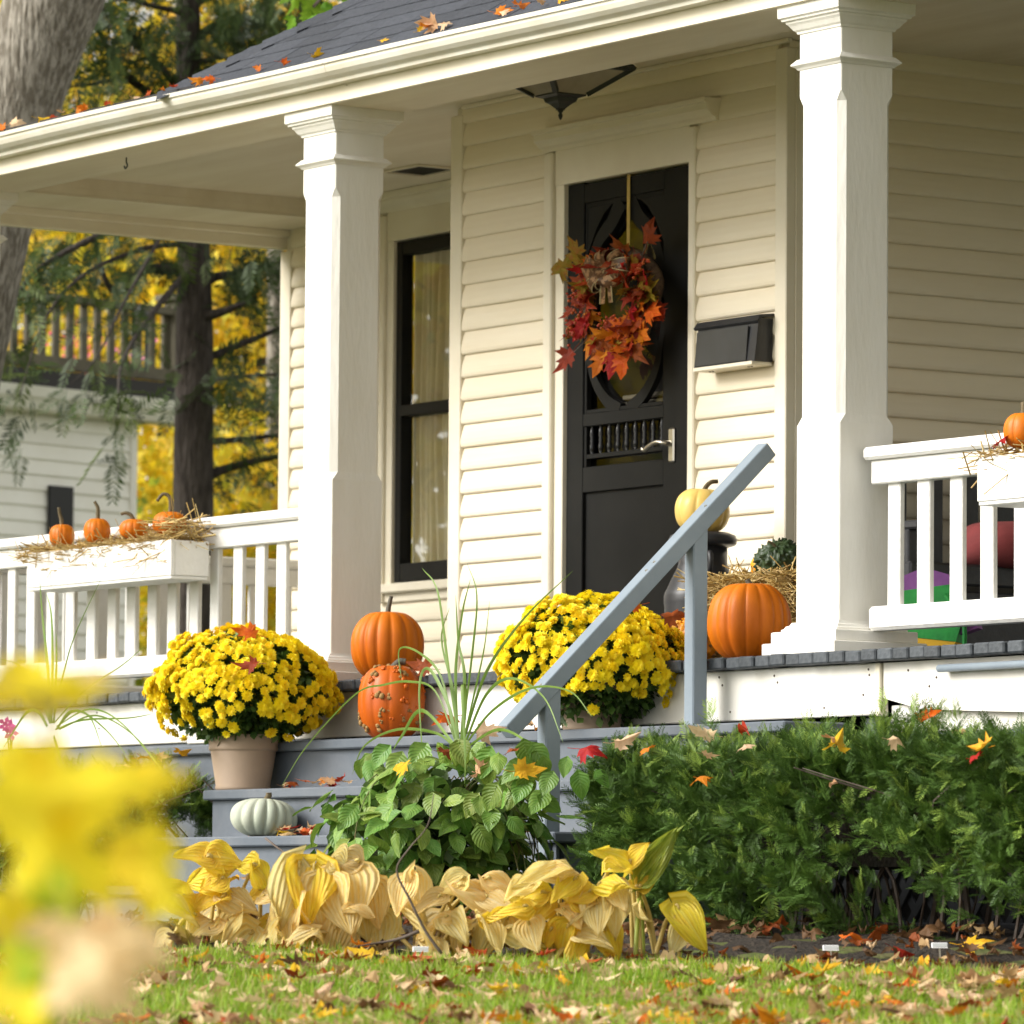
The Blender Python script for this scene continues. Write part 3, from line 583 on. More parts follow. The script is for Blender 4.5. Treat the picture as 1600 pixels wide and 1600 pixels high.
M['strawt'] = pm('straw_stalk', (1, 1, 1), (.8, .8, .8), 9, .55, tone=True, coord='Position')
bl = at(1222, 950, y=.72); bx, by = bl.x, .72
bale = empty('straw_bale', (bx, by, 1.0), 'small straw bale behind the largest pumpkin', 'straw bale')
obj('core', MB().box(-.27, .27, -.17, .17, 0, .33, .03).mesh('core'), pm('straw_core', (.42, .28, .09), (.30, .19, .06), 30, .8, 1, 120, .02, stretch=(.4, 1, 1)), bale)
tag(obj('stalks', straw_mesh('stalks', [(-.29, .29, -.19, .19, .31, .375, .5), (-.30, .30, -.20, -.15, 0, .36, .3), (.25, .30, -.19, .19, 0, .36, .2), (-.32, -.26, -.2, .2, .1, .36, .12)], 1700, flat=.35, seed=4), M['strawt'], bale), kind='stuff')
g1 = at(1222, 868, y=.70); pumpkin('green_gourd', (g1.x, .70, 1.365), .085, .13, 'p_green', 'dark green warty gourd on the straw bale', None, [(0, 0, -.01), lean(-.01, .03), lean(-.03, .05)], (.008, .005), 'stem', 'gourd', (R(25), R(20), 0), seed=41, ribs=8, depth=.05, dip=.1, wart=.5)
g2 = at(1189, 878, y=.66); pumpkin('yellow_gourd', (g2.x, .66, 1.365), .042, .085, 'p_yellow', 'small yellow orange gourd lying low left of the green gourd', None, None, cat='gourd', seed=43, ribs=8, depth=.06, dip=.1)
g3 = at(1207, 858, y=.80); pumpkin('orange_gourd', (g3.x, .80, 1.365), .045, .12, 'p_yellow', 'orange gourd with a thin curled stem behind the green gourd', None, [(0, 0, -.01), lean(.012, .03), lean(.03, .038), lean(.06, .03)], (.007, .003), 'stem', 'gourd', seed=44, ribs=8, depth=.06, dip=.05)

# flower boxes on the railings
def flower_box(x0, x1, label):
    t = empty('flower_box', ((x0+x1)/2, -.02, 1.49), label, 'flower box', 'white flower boxes on the railings'); c = t.location
    y0, y1, z0, z1 = -.12-c.y, .072-c.y, 0, .155; a, b = x0-c.x, x1-c.x
    for nm, bx_ in (('front_board', (a, b, y0, y0+.02, z0, z1)), ('end_board', (a, a+.02, y0+.0205, y1, z0+.001, z1-.002)), ('end_board', (b-.02, b, y0+.0205, y1, z0+.001, z1-.002)), ('back_board', (a+.0205, b-.0205, y1-.02, y1, z0+.001, z1-.002)), ('bottom_board', (a+.004, b-.004, y0+.004, y1-.004, z0-.014, z0))):
        MB().box(*bx_, .003).build(nm, M['rail_white'], t)
    MB().box(a+.021, b-.021, y0+.021, y1-.021, .02, .13).build('filling', pm('box_filling', (.25, .17, .06), rough=.9), t); return t
flower_box(-5.80, -4.545, 'white flower box of straw and four small pumpkins on the far railing'); flower_box(.935, 2.2, 'white flower box at the photo edge on the near railing')
def box_straw(x0, x1, n, label, seed):
    me = straw_mesh('straw', [(x0, x1, -.11, .06, 1.63, 1.672, .72), (x0+.02, x1, -.135, -.10, 1.55, 1.66, .07), (x0-.1, x0+.1, -.13, .06, 1.62, 1.67, .09), (x1-.2, x1+.04, -.12, .06, 1.64, 1.74, .16)], n, (.07, .24), .0019, .22, .08, seed)
    tag(obj('straw', me, M['strawt']), label, 'straw', kind='stuff')
box_straw(-5.80, -4.57, 900, 'loose straw filling the far flower box', 6); box_straw(.96, 2.2, 480, 'loose straw filling the near flower box', 9)
minis = [(97, 832, .057, .105, [(0, 0, -.02), lean(-.004, .03), lean(-.012, .055), lean(-.016, .085)], 'leftmost small orange pumpkin with upright curved stem in the straw'),
         (152, 823, .060, .115, [(0, 0, -.02), lean(.002, .035), lean(.0, .06), lean(-.014, .085)], 'second small orange pumpkin from the left in the straw box'),
         (210, 826, .066, .093, [(0, 0, -.02), lean(-.012, .02), lean(-.035, .035), lean(-.06, .03)], 'small squat pumpkin with a stem bent flat, third in the straw box'),
         (265, 815, .074, .110, [(0, 0, -.02), lean(.004, .04), lean(-.004, .075), lean(-.03, .085), lean(-.055, .055)], 'small pumpkin with long hooked stem at the right end of the straw box')]
for i, (px, py, rx, h, sp, lab) in enumerate(minis):
    p = at(px, py, y=-.03); pumpkin('small_pumpkin', (p.x, -.03, 1.672), rx, h, 'p_mini', lab, 'small pumpkins in the far flower box', sp, (.011, .007), 'stem', seed=50+i, ribs=11, depth=.065, dip=.25)
p = at(1600, 675, y=-.03); pumpkin('small_pumpkin', (p.x, -.03, 1.672), .072, .13, 'p_mini', 'orange pumpkin at the right photo edge in the near flower box', None, [(0, 0, -.02), lean(0, .05)], seed=61, ribs=11, depth=.065, dip=.25)

# ------------------------------------------------------------------ leaves: shared meshes
def maple_outline():
    half = [(0, 0), (.08, -.02), (.24, -.06), (.20, .06), (.42, .10), (.36, .20), (.50, .36), (.34, .34), (.20, .36), (.26, .52), (.30, .66), (.18, .60), (.12, .74), (0, 1.0)]
    return half+[(-x, y) for (x, y) in half[-2:0:-1]]
def maple_mesh(name, curl=.3, fold=.25, seed=0, stalk=True):
    rnd = random.Random(seed); out = maple_outline(); m = MB(); c = (0, .33)
    def zf(x, y): r2 = x*x+(y-.33)**2; return curl*r2*(1+.8*math.sin(3*math.atan2(y-.33, x)+seed))-fold*abs(x)+.03*math.sin(9*x+seed)+.03*math.sin(8*y+seed*2)
    vs = [(c[0], c[1], zf(*c))]+[(c[0]+(x-c[0])*.5, c[1]+(y-c[1])*.5, zf(c[0]+(x-c[0])*.5, c[1]+(y-c[1])*.5)) for x, y in out]+[(x*(1-.12*curl), y, zf(x, y)) for x, y in out]
    n = len(out); fs = []
    for i in range(n): j = (i+1) % n; fs += [(0, 1+i, 1+j), (1+i, 1+n+i, 1+n+j, 1+j)]
    m.add(vs, fs)
    if stalk: m.tube([(0, .02, 0), (.02, -.18, .03), (.05*rnd.choice((-1, 1)), -.42, .09)], .012, 4)
    return m.mesh(name, False, False)
MAPLE = [maple_mesh('leaf', c, f, i) for i, (c, f) in enumerate([(.35, .2), (-.3, .1), (.7, .35), (.15, -.25), (-.55, .3), (.5, 0)])]
def oval_mesh(name, n=7, m=8, wave=.05, droop=.25, fold=.2, heart=.25, tip=1.6, uv=True, seed=0, pucker=0):
    """heart or egg shaped leaf: stalk at the origin, tip at y = 1, width about 1"""
    vs = []; uvs = []
    for j in range(m+1):
        v = j/m; w = .5*(math.sin(PI*min(1, v**.62))**.8)*(1-.25*v)*1.12
        for i in range(2*n+1):
            u = i/n-1; x = u*w; y = v-heart*(1-v)**3*abs(u)**1.3*.9
            z = -fold*abs(u)**1.3*w*-1*1.2-droop*v*v+wave*math.sin(u*5+v*7+seed)*abs(u)+pucker*math.sin(u*22)*.5*(1-v)
            vs.append((x, y, z)); uvs.append((u*.5+.5, v))
    k = 2*n+1; fs = [(j*k+i, j*k+i+1, (j+1)*k+i+1, (j+1)*k+i) for j in range(m) for i in range(k-1)]
    b = MB().add(vs, fs); me = b.mesh(name, True, False)
    ul = me.uv_layers.new(name='UVMap'); li = np.empty(len(me.loops), np.int32); me.loops.foreach_get('vertex_index', li); ul.data.foreach_set('uv', np.asarray(uvs, np.float32)[li].ravel()); return me
def leafmat(name, c1, c2, scale=4, rough=.55, tl=.25, rand=.15, hue=.015, chips=None, cut=.7): return pm(name, c1, c2, scale, rough, .15, 30, .003, rand=rand, hue=hue, translucent=tl, chips=chips, chipscale=14, chipcut=cut, spec=.18)
LM = {'red': leafmat('leaf_red', (.34, .022, .012), (.42, .055, .012)), 'orange': leafmat('leaf_orange', (.66, .20, .012), (.56, .11, .012)), 'olive': leafmat('leaf_olive', (.24, .20, .02), (.30, .12, .015)),
      'rust': leafmat('leaf_rust', (.30, .055, .012), (.20, .04, .015)), 'yellow': leafmat('leaf_yellow', (.72, .42, .02), (.62, .30, .02)), 'tan': leafmat('leaf_tan', (.54, .34, .18), (.42, .25, .12), chips=(.20, .11, .06)),
      'pale': leafmat('leaf_pale', (.78, .58, .36), (.66, .45, .25), chips=(.34, .20, .11)), 'brown': leafmat('leaf_brown', (.16, .075, .035), (.10, .05, .025))}

# wreath on the door
WC = Vector((-3.285, YF-.09, 2.675)); wr = empty('wreath', WC, 'round autumn wreath of red and orange maple leaves on the black door', 'wreath')
rw = random.Random(5)
MB().tube([(.235*math.cos(a)*(1+.03*math.sin(5*a)), .02*math.sin(3*a), .245*math.sin(a)) for a in np.linspace(0, 2*PI, 41)], .032, 8).build('twig_ring', pm('vine_ring', (.06, .035, .02), (.13, .08, .045), 30, .9, .8, 50, .01), wr, True)
for i in range(26):
    a0 = rw.uniform(0, 2*PI); MB().tube([((.235+.03*math.sin(k*2+i))*math.cos(a0+k*.16), -.03+.02*math.sin(k+i), (.245+.03*math.sin(k*2.3+i))*math.sin(a0+k*.16)) for k in range(7)], .0035, 4).build('twig', M['twig'], wr)
pal = ['red', 'red', 'rust', 'orange', 'red', 'olive', 'rust', 'red', 'rust']
for i in range(112):
    a = rw.uniform(0, 2*PI)
    if PI*.36 < a < PI*.62 and rw.random() < .6: continue
    rr = .215+rw.gauss(0, .04); base = Vector((rr*math.cos(a), -.03-rw.random()*.055, rr*math.sin(a)))
    dr = Vector((math.cos(a)*rw.uniform(.2, 1.1)+rw.gauss(0, .55), -.25+rw.gauss(0, .2), math.sin(a)*rw.uniform(.2, 1.0)+rw.gauss(0, .5)-.25))
    s = rw.uniform(.08, .14); k = rw.choice(pal)
    if a < PI*.3 and rw.random() < .3: k = 'olive'
    if 1.1*PI < a < 1.9*PI and rw.random() < .35: k = 'orange'
    o = obj('leaf', rw.choice(MAPLE), LM[k], wr); o.matrix_local = frame(dr, Vector((rw.gauss(.25, .4), -1, rw.gauss(.2, .4))), base, (s, s, s))
for (dx, dz, ax, az, k, s) in ((-.40, .24, -1, .25, 'olive', .15), (-.30, .30, -.4, 1, 'olive', .13), (.33, .32, .25, 1, 'rust', .13), (-.34, -.30, -.6, -.7, 'rust', .15), (.33, -.10, 1, -.3, 'orange', .14), (0.03, -.34, .1, -1, 'red', .15), (.12, -.36, .3, -1, 'orange', .15), (-.06, -.33, -.2, -1, 'orange', .14), (.20, -.30, .7, -.7, 'rust', .14), (.32, .02, 1, -.2, 'olive', .16)):
    o = obj('leaf', rw.choice(MAPLE), LM[k], wr); o.matrix_local = frame(Vector((ax, -.2, az)), Vector((.2, -1, .1)), Vector((dx*.8, -.07, dz*.8)), (s, s, s))
    MB().tube([(dx*.5, -.03, dz*.5), (dx*.7, -.06, dz*.72), (dx*.82, -.07, dz*.82)], .003, 4).build('stalk', M['twig'], wr)
_by = MB().lathe([(.001, -.01), (.006, -.0085), (.0095, -.003), (.0095, .003), (.006, .0085), (.001, .01)], 8).mesh('berry', True)
bm_ = pm('berry_red', (.46, .10, .012), (.34, .04, .012), 40, .4, hue=.01, rand=.2)
for (cx, cz, n, sp) in ((.0, -.13, 22, .10), (-.25, -.14, 22, .07), (.10, -.15, 14, .06), (.24, .12, 12, .04), (-.24, .06, 10, .04), (.30, .16, 8, .025), (-.20, -.06, 12, .05)):
    for i in range(n): obj('berry', _by, bm_, wr, (cx+rw.gauss(0, sp*.5), -.085-rw.random()*.03, cz+rw.gauss(0, sp*.45)), None, [rw.uniform(.5, .9)]*3)
wr.scale = (1, .92, .84); wr.location += Vector((.06, 0, -.02))
# bow of printed brown ribbon with pale edges
bowm = pm('bow_ribbon', (.10, .045, .018), (.34, .19, .09), 38, .4, .1, 60, rand=.15, lo=.5, hi=.56); edge = pm('bow_edge', (.50, .42, .22), rough=.4)
for i in range(13):
    a = 2*PI*i/13+rw.uniform(-.2, .2); r = rw.uniform(.11, .165); v = Vector((math.cos(a), 0, math.sin(a)*.7)); n_ = Vector((-math.sin(a), 0, math.cos(a)))
    P = bez([Vector((0, -.02, .0)), v*r*.55+Vector((0, -.07, 0)), v*r+Vector((0, -.055, 0)), v*r*1.02+Vector((0, -.02, 0)), v*r*.5+Vector((0, .0, 0)), Vector((0, 0, 0))], 4)
    c0 = Vector((-.005, -.05, .155)); tw = rw.uniform(-.4, .4); wv = (n_*math.cos(tw)+Vector((0, -1, 0))*math.sin(tw))*.034
    m = MB().add([p+c0+sg*wv*(.35+.65*min(1, (p.length/r))) for p in P for sg in (-1, 1)], [(2*k, 2*k+1, 2*k+3, 2*k+2) for k in range(len(P)-1)]); lp = m.build('bow_loop', bowm, wr, True, fix=False)
    MB().tube([p+c0+wv*(.35+.65*min(1, (p.length/r))) for p in P], .0022, 4).build('bow_edge', edge, wr)
for sg in (-1, 1):
    P = bez([(-.005, -.09, .15), (.01+sg*.02, -.1, .08), (.0+sg*.03, -.09, -.02)], 5); MB().add([Vector(p)+Vector((k*.016, 0, 0)) for p in P for k in (-1, 1)], [(2*k, 2*k+1, 2*k+3, 2*k+2) for k in range(len(P)-1)]).build('bow_tail', bowm, wr, True, fix=False)
    MB().tube([Vector(p)+Vector((sg*.016, -.002, 0)) for p in P], .0026, 4).build('bow_edge', edge, wr)
wh = tag(obj('wreath_hanger', MB().box(-.011, .011, -.003, .0, -.30, 0, .001).box(-.011, .011, -.003, .05, -.0, .003, .001).mesh('wreath_hanger'), M['brass'], None, (-3.305, YF-.004, 3.206)), 'flat brass strap over the door holding the wreath', 'hanger')

# mailbox
mb_ = empty('mailbox', (-2.44, YD-.02, 2.31), 'black metal letter box on the siding right of the door', 'mailbox'); mk = pm('mailbox_black', (.03, .031, .034), (.02, .02, .022), 9, .35, .05, 50)
MB().prism([(-.095, .012), (-.001, .012), (-.001, .19), (-.06, .19), (-.075, .172)], 0, -.235, .185).build('box', mk, mb_)
MB().prism([(-.088, .178), (-.07, .204), (-.001, .212), (-.001, .20), (-.064, .193), (-.080, .170)], 0, -.25, .195).build('lid', mk, mb_)
MB().prism([(-.099, .018), (-.093, .018), (-.082, .160), (-.088, .160)], 0, -.225, .13).build('front_plate', pm('mailbox_face', (.045, .047, .05), (.035, .036, .038), 7, .3), mb_)
MB().box(-.23, .18, -.105, -.001, -.004, .0115, .002).build('underside', M['trim'], mb_)
for x in (-.17, -.15, .10, .12): MB().lathe([(.005, 0), (.005, .003)], 8, (x, -.06, -.007)).build('screw', M['iron'], mb_)

# ceiling lamp
lc = at(876, 150, y=.80); lamp = empty('porch_lamp', (lc.x, .80, 3.366), 'black lantern shaped ceiling lamp with glass panes above the door', 'ceiling lamp'); L0 = .26
gl = pm('frosted_glass', (.30, .26, .17), (.22, .19, .12), 5, .3, .1, 40, coat=.2)
def pyr(a, z): return [(-a, -a, z), (a, -a, z), (a, a, z), (-a, a, z)]
top, bot = pyr(.215, .196), pyr(.078, .092)
for k in range(4):
    a, b, c, d = top[k], top[(k+1) % 4], bot[(k+1) % 4], bot[k]; MB().quad(a, b, c, d).build('pane', gl, lamp, fix=False)
    MB().tube([Vector(a)*1.01, Vector(d)*1.01], .015, 4).build('rib', M['iron'], lamp)
sqlathe([(-.03, .03), (.0, .032), (.022, .055), (.034, .062), (.040, .078), (.064, .086), (.066, .10), (.055, .104)], -.012, .012, -.012, .012).build('bottom_cap', M['iron'], lamp)
sqlathe([(0, .186), (.010, .189), (.014, .202), (.004, .214), (-.012, .226), (-.035, .234), (-.035, .285)], -.213, .213, -.213, .213).build('top_rim', M['iron'], lamp)
MB().lathe([(.002, -.012), (.007, -.004), (.010, .006), (.006, .018), (.012, .024), (.012, .034)], 10).build('finial', M['iron'], lamp, True)

# ------------------------------------------------------------------ chrysanthemums
def mum_flower(seed, full=True):
    rnd = random.Random(seed); m = MB()
    for (n, r0, r1, z0, z1, w) in (((11, .10, .50, .02, .10, .15), (10, .08, .42, .10, .24, .14), (8, .04, .28, .18, .34, .12), (6, .0, .14, .26, .38, .09)) if full else ((9, .06, .36, .02, .24, .14), (7, .0, .22, .15, .38, .12))):
        off = rnd.random()
        for k in range(n):
            a = 2*PI*(k+off)/n+rnd.uniform(-.12, .12); c, s = math.cos(a), math.sin(a); rr = r1*rnd.uniform(.88, 1.1)
            P = [(r0*c, r0*s, z0), ((r0+rr)*.5*c-w*s, (r0+rr)*.5*s+w*c, (z0+z1)*.5+.04), (rr*c, rr*s, z1+rnd.uniform(-.05, .03)), ((r0+rr)*.5*c+w*s, (r0+rr)*.5*s-w*c, (z0+z1)*.5+.04)]
            m.add(P, [(0, 1, 2, 3)])
    m.lathe([(.06, -.1), (.12, .02), (.03, .12)], 5); return m.mesh('flower', False, False)
FL = [mum_flower(i, i != 3) for i in range(4)]
M['mum'] = pm('mum_petal', (.97, .84, .02), (.96, .74, .015), 3, .55, rand=.05, hue=.006, translucent=.25)
M['mumleaf'] = pm('mum_foliage', (1, 1, 1), (.6, .7, .6), 8, .5, tone=True, translucent=.2, coord='Position')
M['mumstalk'] = pm('mum_stalk', (.06, .10, .03), rough=.7)
LEAFT = ([(0, 0, 0), (.22, .25, .04), (.34, .55, 0), (0, 1, -.08), (-.34, .55, 0), (-.22, .25, .04)], [(0, 1, 4, 5), (1, 2, 3, 4)])
def mum(base, pot, dome, label, seed, nf=298, nb=520):
    """base: stand point, pot: (bottom radius, top radius, height), dome: centre offset and radii"""
    rnd = random.Random(seed); rng = np.random.default_rng(seed); t = empty('potted_chrysanthemum', base, label, 'chrysanthemum', 'potted yellow chrysanthemums')
    r0, r1, h = pot
    MB().lathe([(r0*.96, 0), (r0, .006), (r0*1.01, .014), (r0*.99, .02), (r1*.97, h*.70), (r1*.965, h*.71), (r1*1.02, h*.72), (r1*1.03, h*.76), (r1*1.02, h*.80), (r1*1.05, h*.93), (r1*1.08, h), (r1*.95, h), (r1*.9, h*.9)], 40).build('pot', M['pot'], t, True)
    cz, rx, ru, rd = dome
    # foliage
    n = 5200; d = rng.normal(size=(n, 3)); d /= np.linalg.norm(d, axis=1)[:, None]; rr = rng.uniform(.40, .86, n)**.6
    P = d*rr[:, None]*np.where(d[:, 2:] > 0, [[rx, rx, ru]], [[rx*.96, rx*.96, rd]]); keep = P[:, 2] > -rd; P = P[keep]; d = d[keep]; n = len(P); P[:, 2] += cz
    dirs = d+rng.normal(size=(n, 3))*.7; up = rng.normal(size=(n, 3))+np.array([0, 0, 1.2])
    tones = np.array([(.07, .14, .025), (.10, .18, .03), (.14, .22, .05), (.05, .10, .02)])[rng.integers(0, 4, n)]
    tag(obj('foliage', scatter('foliage', *LEAFT, P, basis(dirs, up), rng.uniform(.025, .048, n), tones), M['mumleaf'], t), kind='stuff')
    for k in range(14):
        a = rnd.uniform(0, 2*PI); e = rnd.uniform(.2, 1.2)
        MB().tube([(rnd.uniform(-.04, .04), rnd.uniform(-.04, .04), h*.9), (.5*rx*math.cos(a), .5*rx*math.sin(a), cz-.3*rd), (rx*.85*math.cos(a), rx*.85*math.sin(a), cz+ru*.2*e)], .004, 4).build('stalk', M['mumstalk'], t)
    pts = []; i = 0
    while len(pts) < nf+nb and i < 20000:
        i += 1; v = Vector((rnd.gauss(0, 1), rnd.gauss(0, 1), rnd.gauss(0, 1))).normalized()
        if v.z < -.75: continue
        dens = 1 if v.z > .1 else max(.14, .85+v.z*1.1)
        if rnd.random() > dens: continue
        bump = 1+.06*math.sin(v.x*6+seed)+.05*math.sin(v.y*8+v.z*5+seed); p = Vector((v.x*rx, v.y*rx, v.z*(ru if v.z > 0 else rd)))*bump*rnd.uniform(.94, 1.03)
        if any((p-q[0]).length < .0215 for q in pts): continue
        pts.append((p, v))
    tocam = (CAM-Vector(base)).normalized(); pts.sort(key=lambda q: -(q[1].dot(tocam)))
    back = []
    for k, (p, v) in enumerate(pts):
        s = rnd.uniform(.043, .062); nrm = (v+Vector((rnd.gauss(0, .25), rnd.gauss(0, .25), rnd.gauss(.25, .25)))).normalized(); fm = frame(nrm.orthogonal(), nrm, p+Vector((0, 0, cz)), (s, s, s))
        if k < nf: o = obj('flower', FL[rnd.choice((0, 1, 2, 0, 1, 3))], M['mum'], t); o.matrix_local = fm
        else: back.append(fm)
    b = MB()
    for fm in back:
        me = FL[1]; b.add([fm @ v.co for v in me.vertices], [tuple(p.vertices) for p in me.polygons])
    tag(b.build('flower_cover', M['mum'], t, fix=False), kind='stuff')
    return t
p = at(380, 1190, y=-.49); mum((p.x, -.49, .543), (.112, .137, .225), (.40, .355, .245, .235), 'yellow chrysanthemum in a tan pot on the third step up, left side', 3)
p = at(925, 1100, y=-.235); mum((p.x, -.235, .743), (.11, .135, .20), (.26, .352, .232, .262), 'yellow chrysanthemum on the top step behind the handrail', 8)

# ------------------------------------------------------------------ planters with vines and spiky grass
HEART = [oval_mesh('leaf', 4, 6, .04, d, f, .42, seed=i) for i, (d, f) in enumerate([(.2, .15), (.4, .25), (.05, .1), (.3, -.1)])]
def vein_leafmat(name, c1, c2, vein, scale=10, rough=.4, tl=.3, rand=.2, hue=.02, freq=0, blotch=None, vmix=.32):
    m, t, b, N, L = nodes(name); uv = N('ShaderNodeTexCoord'); sx = N('ShaderNodeSeparateXYZ'); L(uv.outputs['UV'], sx.inputs[0])
    oi = N('ShaderNodeObjectInfo'); n = N('ShaderNodeTexNoise', Scale=scale*.4, Detail=4); va = N('ShaderNodeVectorMath', operation='ADD'); L(uv.outputs['UV'], va.inputs[0]); L(oi.outputs['Location'], va.inputs[1]); L(va.outputs[0], n.inputs['Vector'])
    r = N('ShaderNodeMapRange'); r.inputs[1].default_value = .35; r.inputs[2].default_value = .68; L(n.outputs[0], r.inputs[0])
    x = N('ShaderNodeMix', data_type='RGBA'); x.inputs[6].default_value = c4(c1); x.inputs[7].default_value = c4(c2); L(r.outputs[0], x.inputs[0]); col = x.outputs[2]
    # midrib and side veins
    def math_(op, a, b_=None):
        q = N('ShaderNodeMath', operation=op)
        for i, v in enumerate((a, b_)):
            if v is None: continue
            if hasattr(v, 'links'): L(v, q.inputs[i])
            else: q.inputs[i].default_value = v
        return q.outputs[0]
    u = math_('ABSOLUTE', math_('SUBTRACT', sx.outputs[0], .5)); mid = math_('LESS_THAN', u, .022)
    if freq: ph = math_('MULTIPLY', u, freq)
    else: ph = math_('MULTIPLY', math_('SUBTRACT', sx.outputs[1], math_('MULTIPLY', u, .9)), 44)
    wv = math_('SINE', ph); side = math_('MULTIPLY', math_('GREATER_THAN', wv, .86 if not freq else .55), vmix)
    fac = math_('MAXIMUM', math_('MULTIPLY', mid, .8), side)
    y = N('ShaderNodeMix', data_type='RGBA'); L(fac, y.inputs[0]); L(col, y.inputs[6]); y.inputs[7].default_value = c4(vein); col = y.outputs[2]
    if blotch:
        n2 = N('ShaderNodeTexNoise', Scale=5, Detail=8, Roughness=.8); L(va.outputs[0], n2.inputs['Vector']); r2 = N('ShaderNodeMapRange'); r2.inputs[1].default_value = .62; r2.inputs[2].default_value = .70; L(n2.outputs[0], r2.inputs[0])
        z = N('ShaderNodeMix', data_type='RGBA'); L(r2.outputs[0], z.inputs[0]); L(col, z.inputs[6]); z.inputs[7].default_value = c4(blotch); col = z.outputs[2]
    h = N('ShaderNodeHueSaturation'); L(col, h.inputs['Color']); r3 = N('ShaderNodeMapRange'); r3.inputs[3].default_value = 1-rand; r3.inputs[4].default_value = 1+rand*.7; L(oi.outputs['Random'], r3.inputs[0]); L(r3.outputs[0], h.inputs['Value'])
    r4 = N('ShaderNodeMapRange'); r4.inputs[3].default_value = .5-hue; r4.inputs[4].default_value = .5+hue; L(math_('FRACT', math_('MULTIPLY', oi.outputs['Random'], 9.7)), r4.inputs[0]); L(r4.outputs[0], h.inputs['Hue']); col = h.outputs[0]
    L(col, b.inputs['Base Color']); b.inputs['Roughness'].default_value = rough
    bp = N('ShaderNodeBump', Strength=.22 if not freq else .45, Distance=.012); L(wv, bp.inputs['Height']); L(bp.outputs[0], b.inputs['Normal'])
    tr = N('ShaderNodeBsdfTranslucent'); L(col, tr.inputs[0]); ms = N('ShaderNodeMixShader'); ms.inputs[0].default_value = tl; L(b.outputs[0], ms.inputs[1]); L(tr.outputs[0], ms.inputs[2]); L(ms.outputs[0], t.nodes['Material Output'].inputs[0]); return m
M['vine'] = vein_leafmat('vine_leaf', (.14, .26, .035), (.22, .34, .05), (.27, .38, .10), rough=.45, tl=.25, hue=.03)
M['blade'] = pm('grass_blade', (.13, .23, .03), (.20, .30, .06), 6, .45, translucent=.3, rand=.15, stretch=(1, 1, .3))
M['gvine'] = pm('vine_stalk', (.10, .14, .03), (.14, .10, .04), 9, .7)
def blade(P, w, parent, name='blade'):
    P = bez(P, 7); n = len(P); vs = []
    for i, p in enumerate(P):
        t = (P[min(i+1, n-1)]-P[max(i-1, 0)]).normalized(); s = t.cross(CF+Vector((.3, .2, .1)))
        s = s.normalized() if s.length > .05 else Vector((1, 0, 0)); k = i/(n-1); ww = w*(.55+.9*k if k < .35 else (1-k)**.7*1.15)+.0004; lift = CF*-.18*ww
        vs += [p-s*ww, p+lift, p+s*ww]
    fs = [(3*i+k, 3*i+k+1, 3*i+4+k, 3*i+3+k) for i in range(n-1) for k in (0, 1)]
    return MB().add(vs, fs).build(name, M['blade'], parent, True, fix=False)
def planter(base, rx, ztop, zc, blades, yplane, label, seed, nl=230, pot=(.13, .19, .34), lsize=(.045, .085), mat='vine'):
    t = empty('vine_planter', base, label, 'planter'); B = Vector(base); rnd = random.Random(seed)
    r0, r1, h = pot
    MB().lathe([(r0, 0), (r0*1.02, .01), (r1*.95, h*.85), (r1*1.06, h*.87), (r1*1.08, h), (r1*.95, h), (r1*.9, h*.9)], 32).build('pot', M['darkpot'], t, True)
    MB().lathe([(r1*.94, h*.88), (.01, h*.93)], 20).build('soil', M['soil'], t)
    rng = np.random.default_rng(seed); n = 1500; d = rng.normal(size=(n, 3)); d /= np.linalg.norm(d, axis=1)[:, None]
    P = d*(rng.uniform(.2, .92, n)[:, None])*np.array([[rx, rx, ztop-zc]]); P[:, 2] += zc; P = P[P[:, 2] > .06]; n = len(P)
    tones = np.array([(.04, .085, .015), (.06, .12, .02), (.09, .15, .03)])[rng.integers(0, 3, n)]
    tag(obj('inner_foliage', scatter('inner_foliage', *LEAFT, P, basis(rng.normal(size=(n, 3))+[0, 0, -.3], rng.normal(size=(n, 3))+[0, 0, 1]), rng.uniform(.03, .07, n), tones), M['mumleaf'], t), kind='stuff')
    tocam = CAM-B; tocam.z = 0; tocam.normalize()
    for i in range(nl):
        v = Vector((rnd.gauss(0, 1), rnd.gauss(0, 1), rnd.gauss(.1, .8))).normalized()
        if v.dot(tocam) < -.35: v -= 2*tocam*v.dot(tocam)
        k = rnd.uniform(.82, 1.08)*(1+.12*math.sin(v.x*5+seed)+.1*math.sin(v.z*7)); p = Vector((v.x*rx*k, v.y*rx*k, zc+v.z*(ztop-zc)*k))
        if p.z < .08: continue
        s = rnd.uniform(*lsize); nz = (v+Vector((0, 0, .55))+Vector((rnd.gauss(0, .35), rnd.gauss(0, .35), rnd.gauss(0, .3)))).normalized(); dy = Vector((v.x*.6+rnd.gauss(0, .5), v.y*.6+rnd.gauss(0, .5), -.55+rnd.gauss(0, .4)))
        o = obj('leaf', rnd.choice(HEART), M[mat], t); o.matrix_local = frame(dy, nz, p, (s*rnd.uniform(.7, .95), s, s))
    for i in range(22):
        a = rnd.uniform(0, 2*PI); q = Vector((math.cos(a)*rx, math.sin(a)*rx, 0)); MB().tube(bez([Vector((0, 0, h)), q*.5+Vector((0, 0, zc+(ztop-zc)*.8)), q*rnd.uniform(.8, 1)+Vector((0, 0, zc+rnd.uniform(-.05, .1))), q*rnd.uniform(.9, 1.1)+Vector((0, 0, zc-rnd.uniform(.05, .25)))], 4), .0028, 4).build('vine', M['gvine'], t)
    for (pp, w) in blades:
        P = [at(a, b, y=yplane+dy)-B for (a, b, dy) in pp]; blade(P, w*.78, t)
    return t
YP = -1.45; pb = at(672, 1300, y=YP)
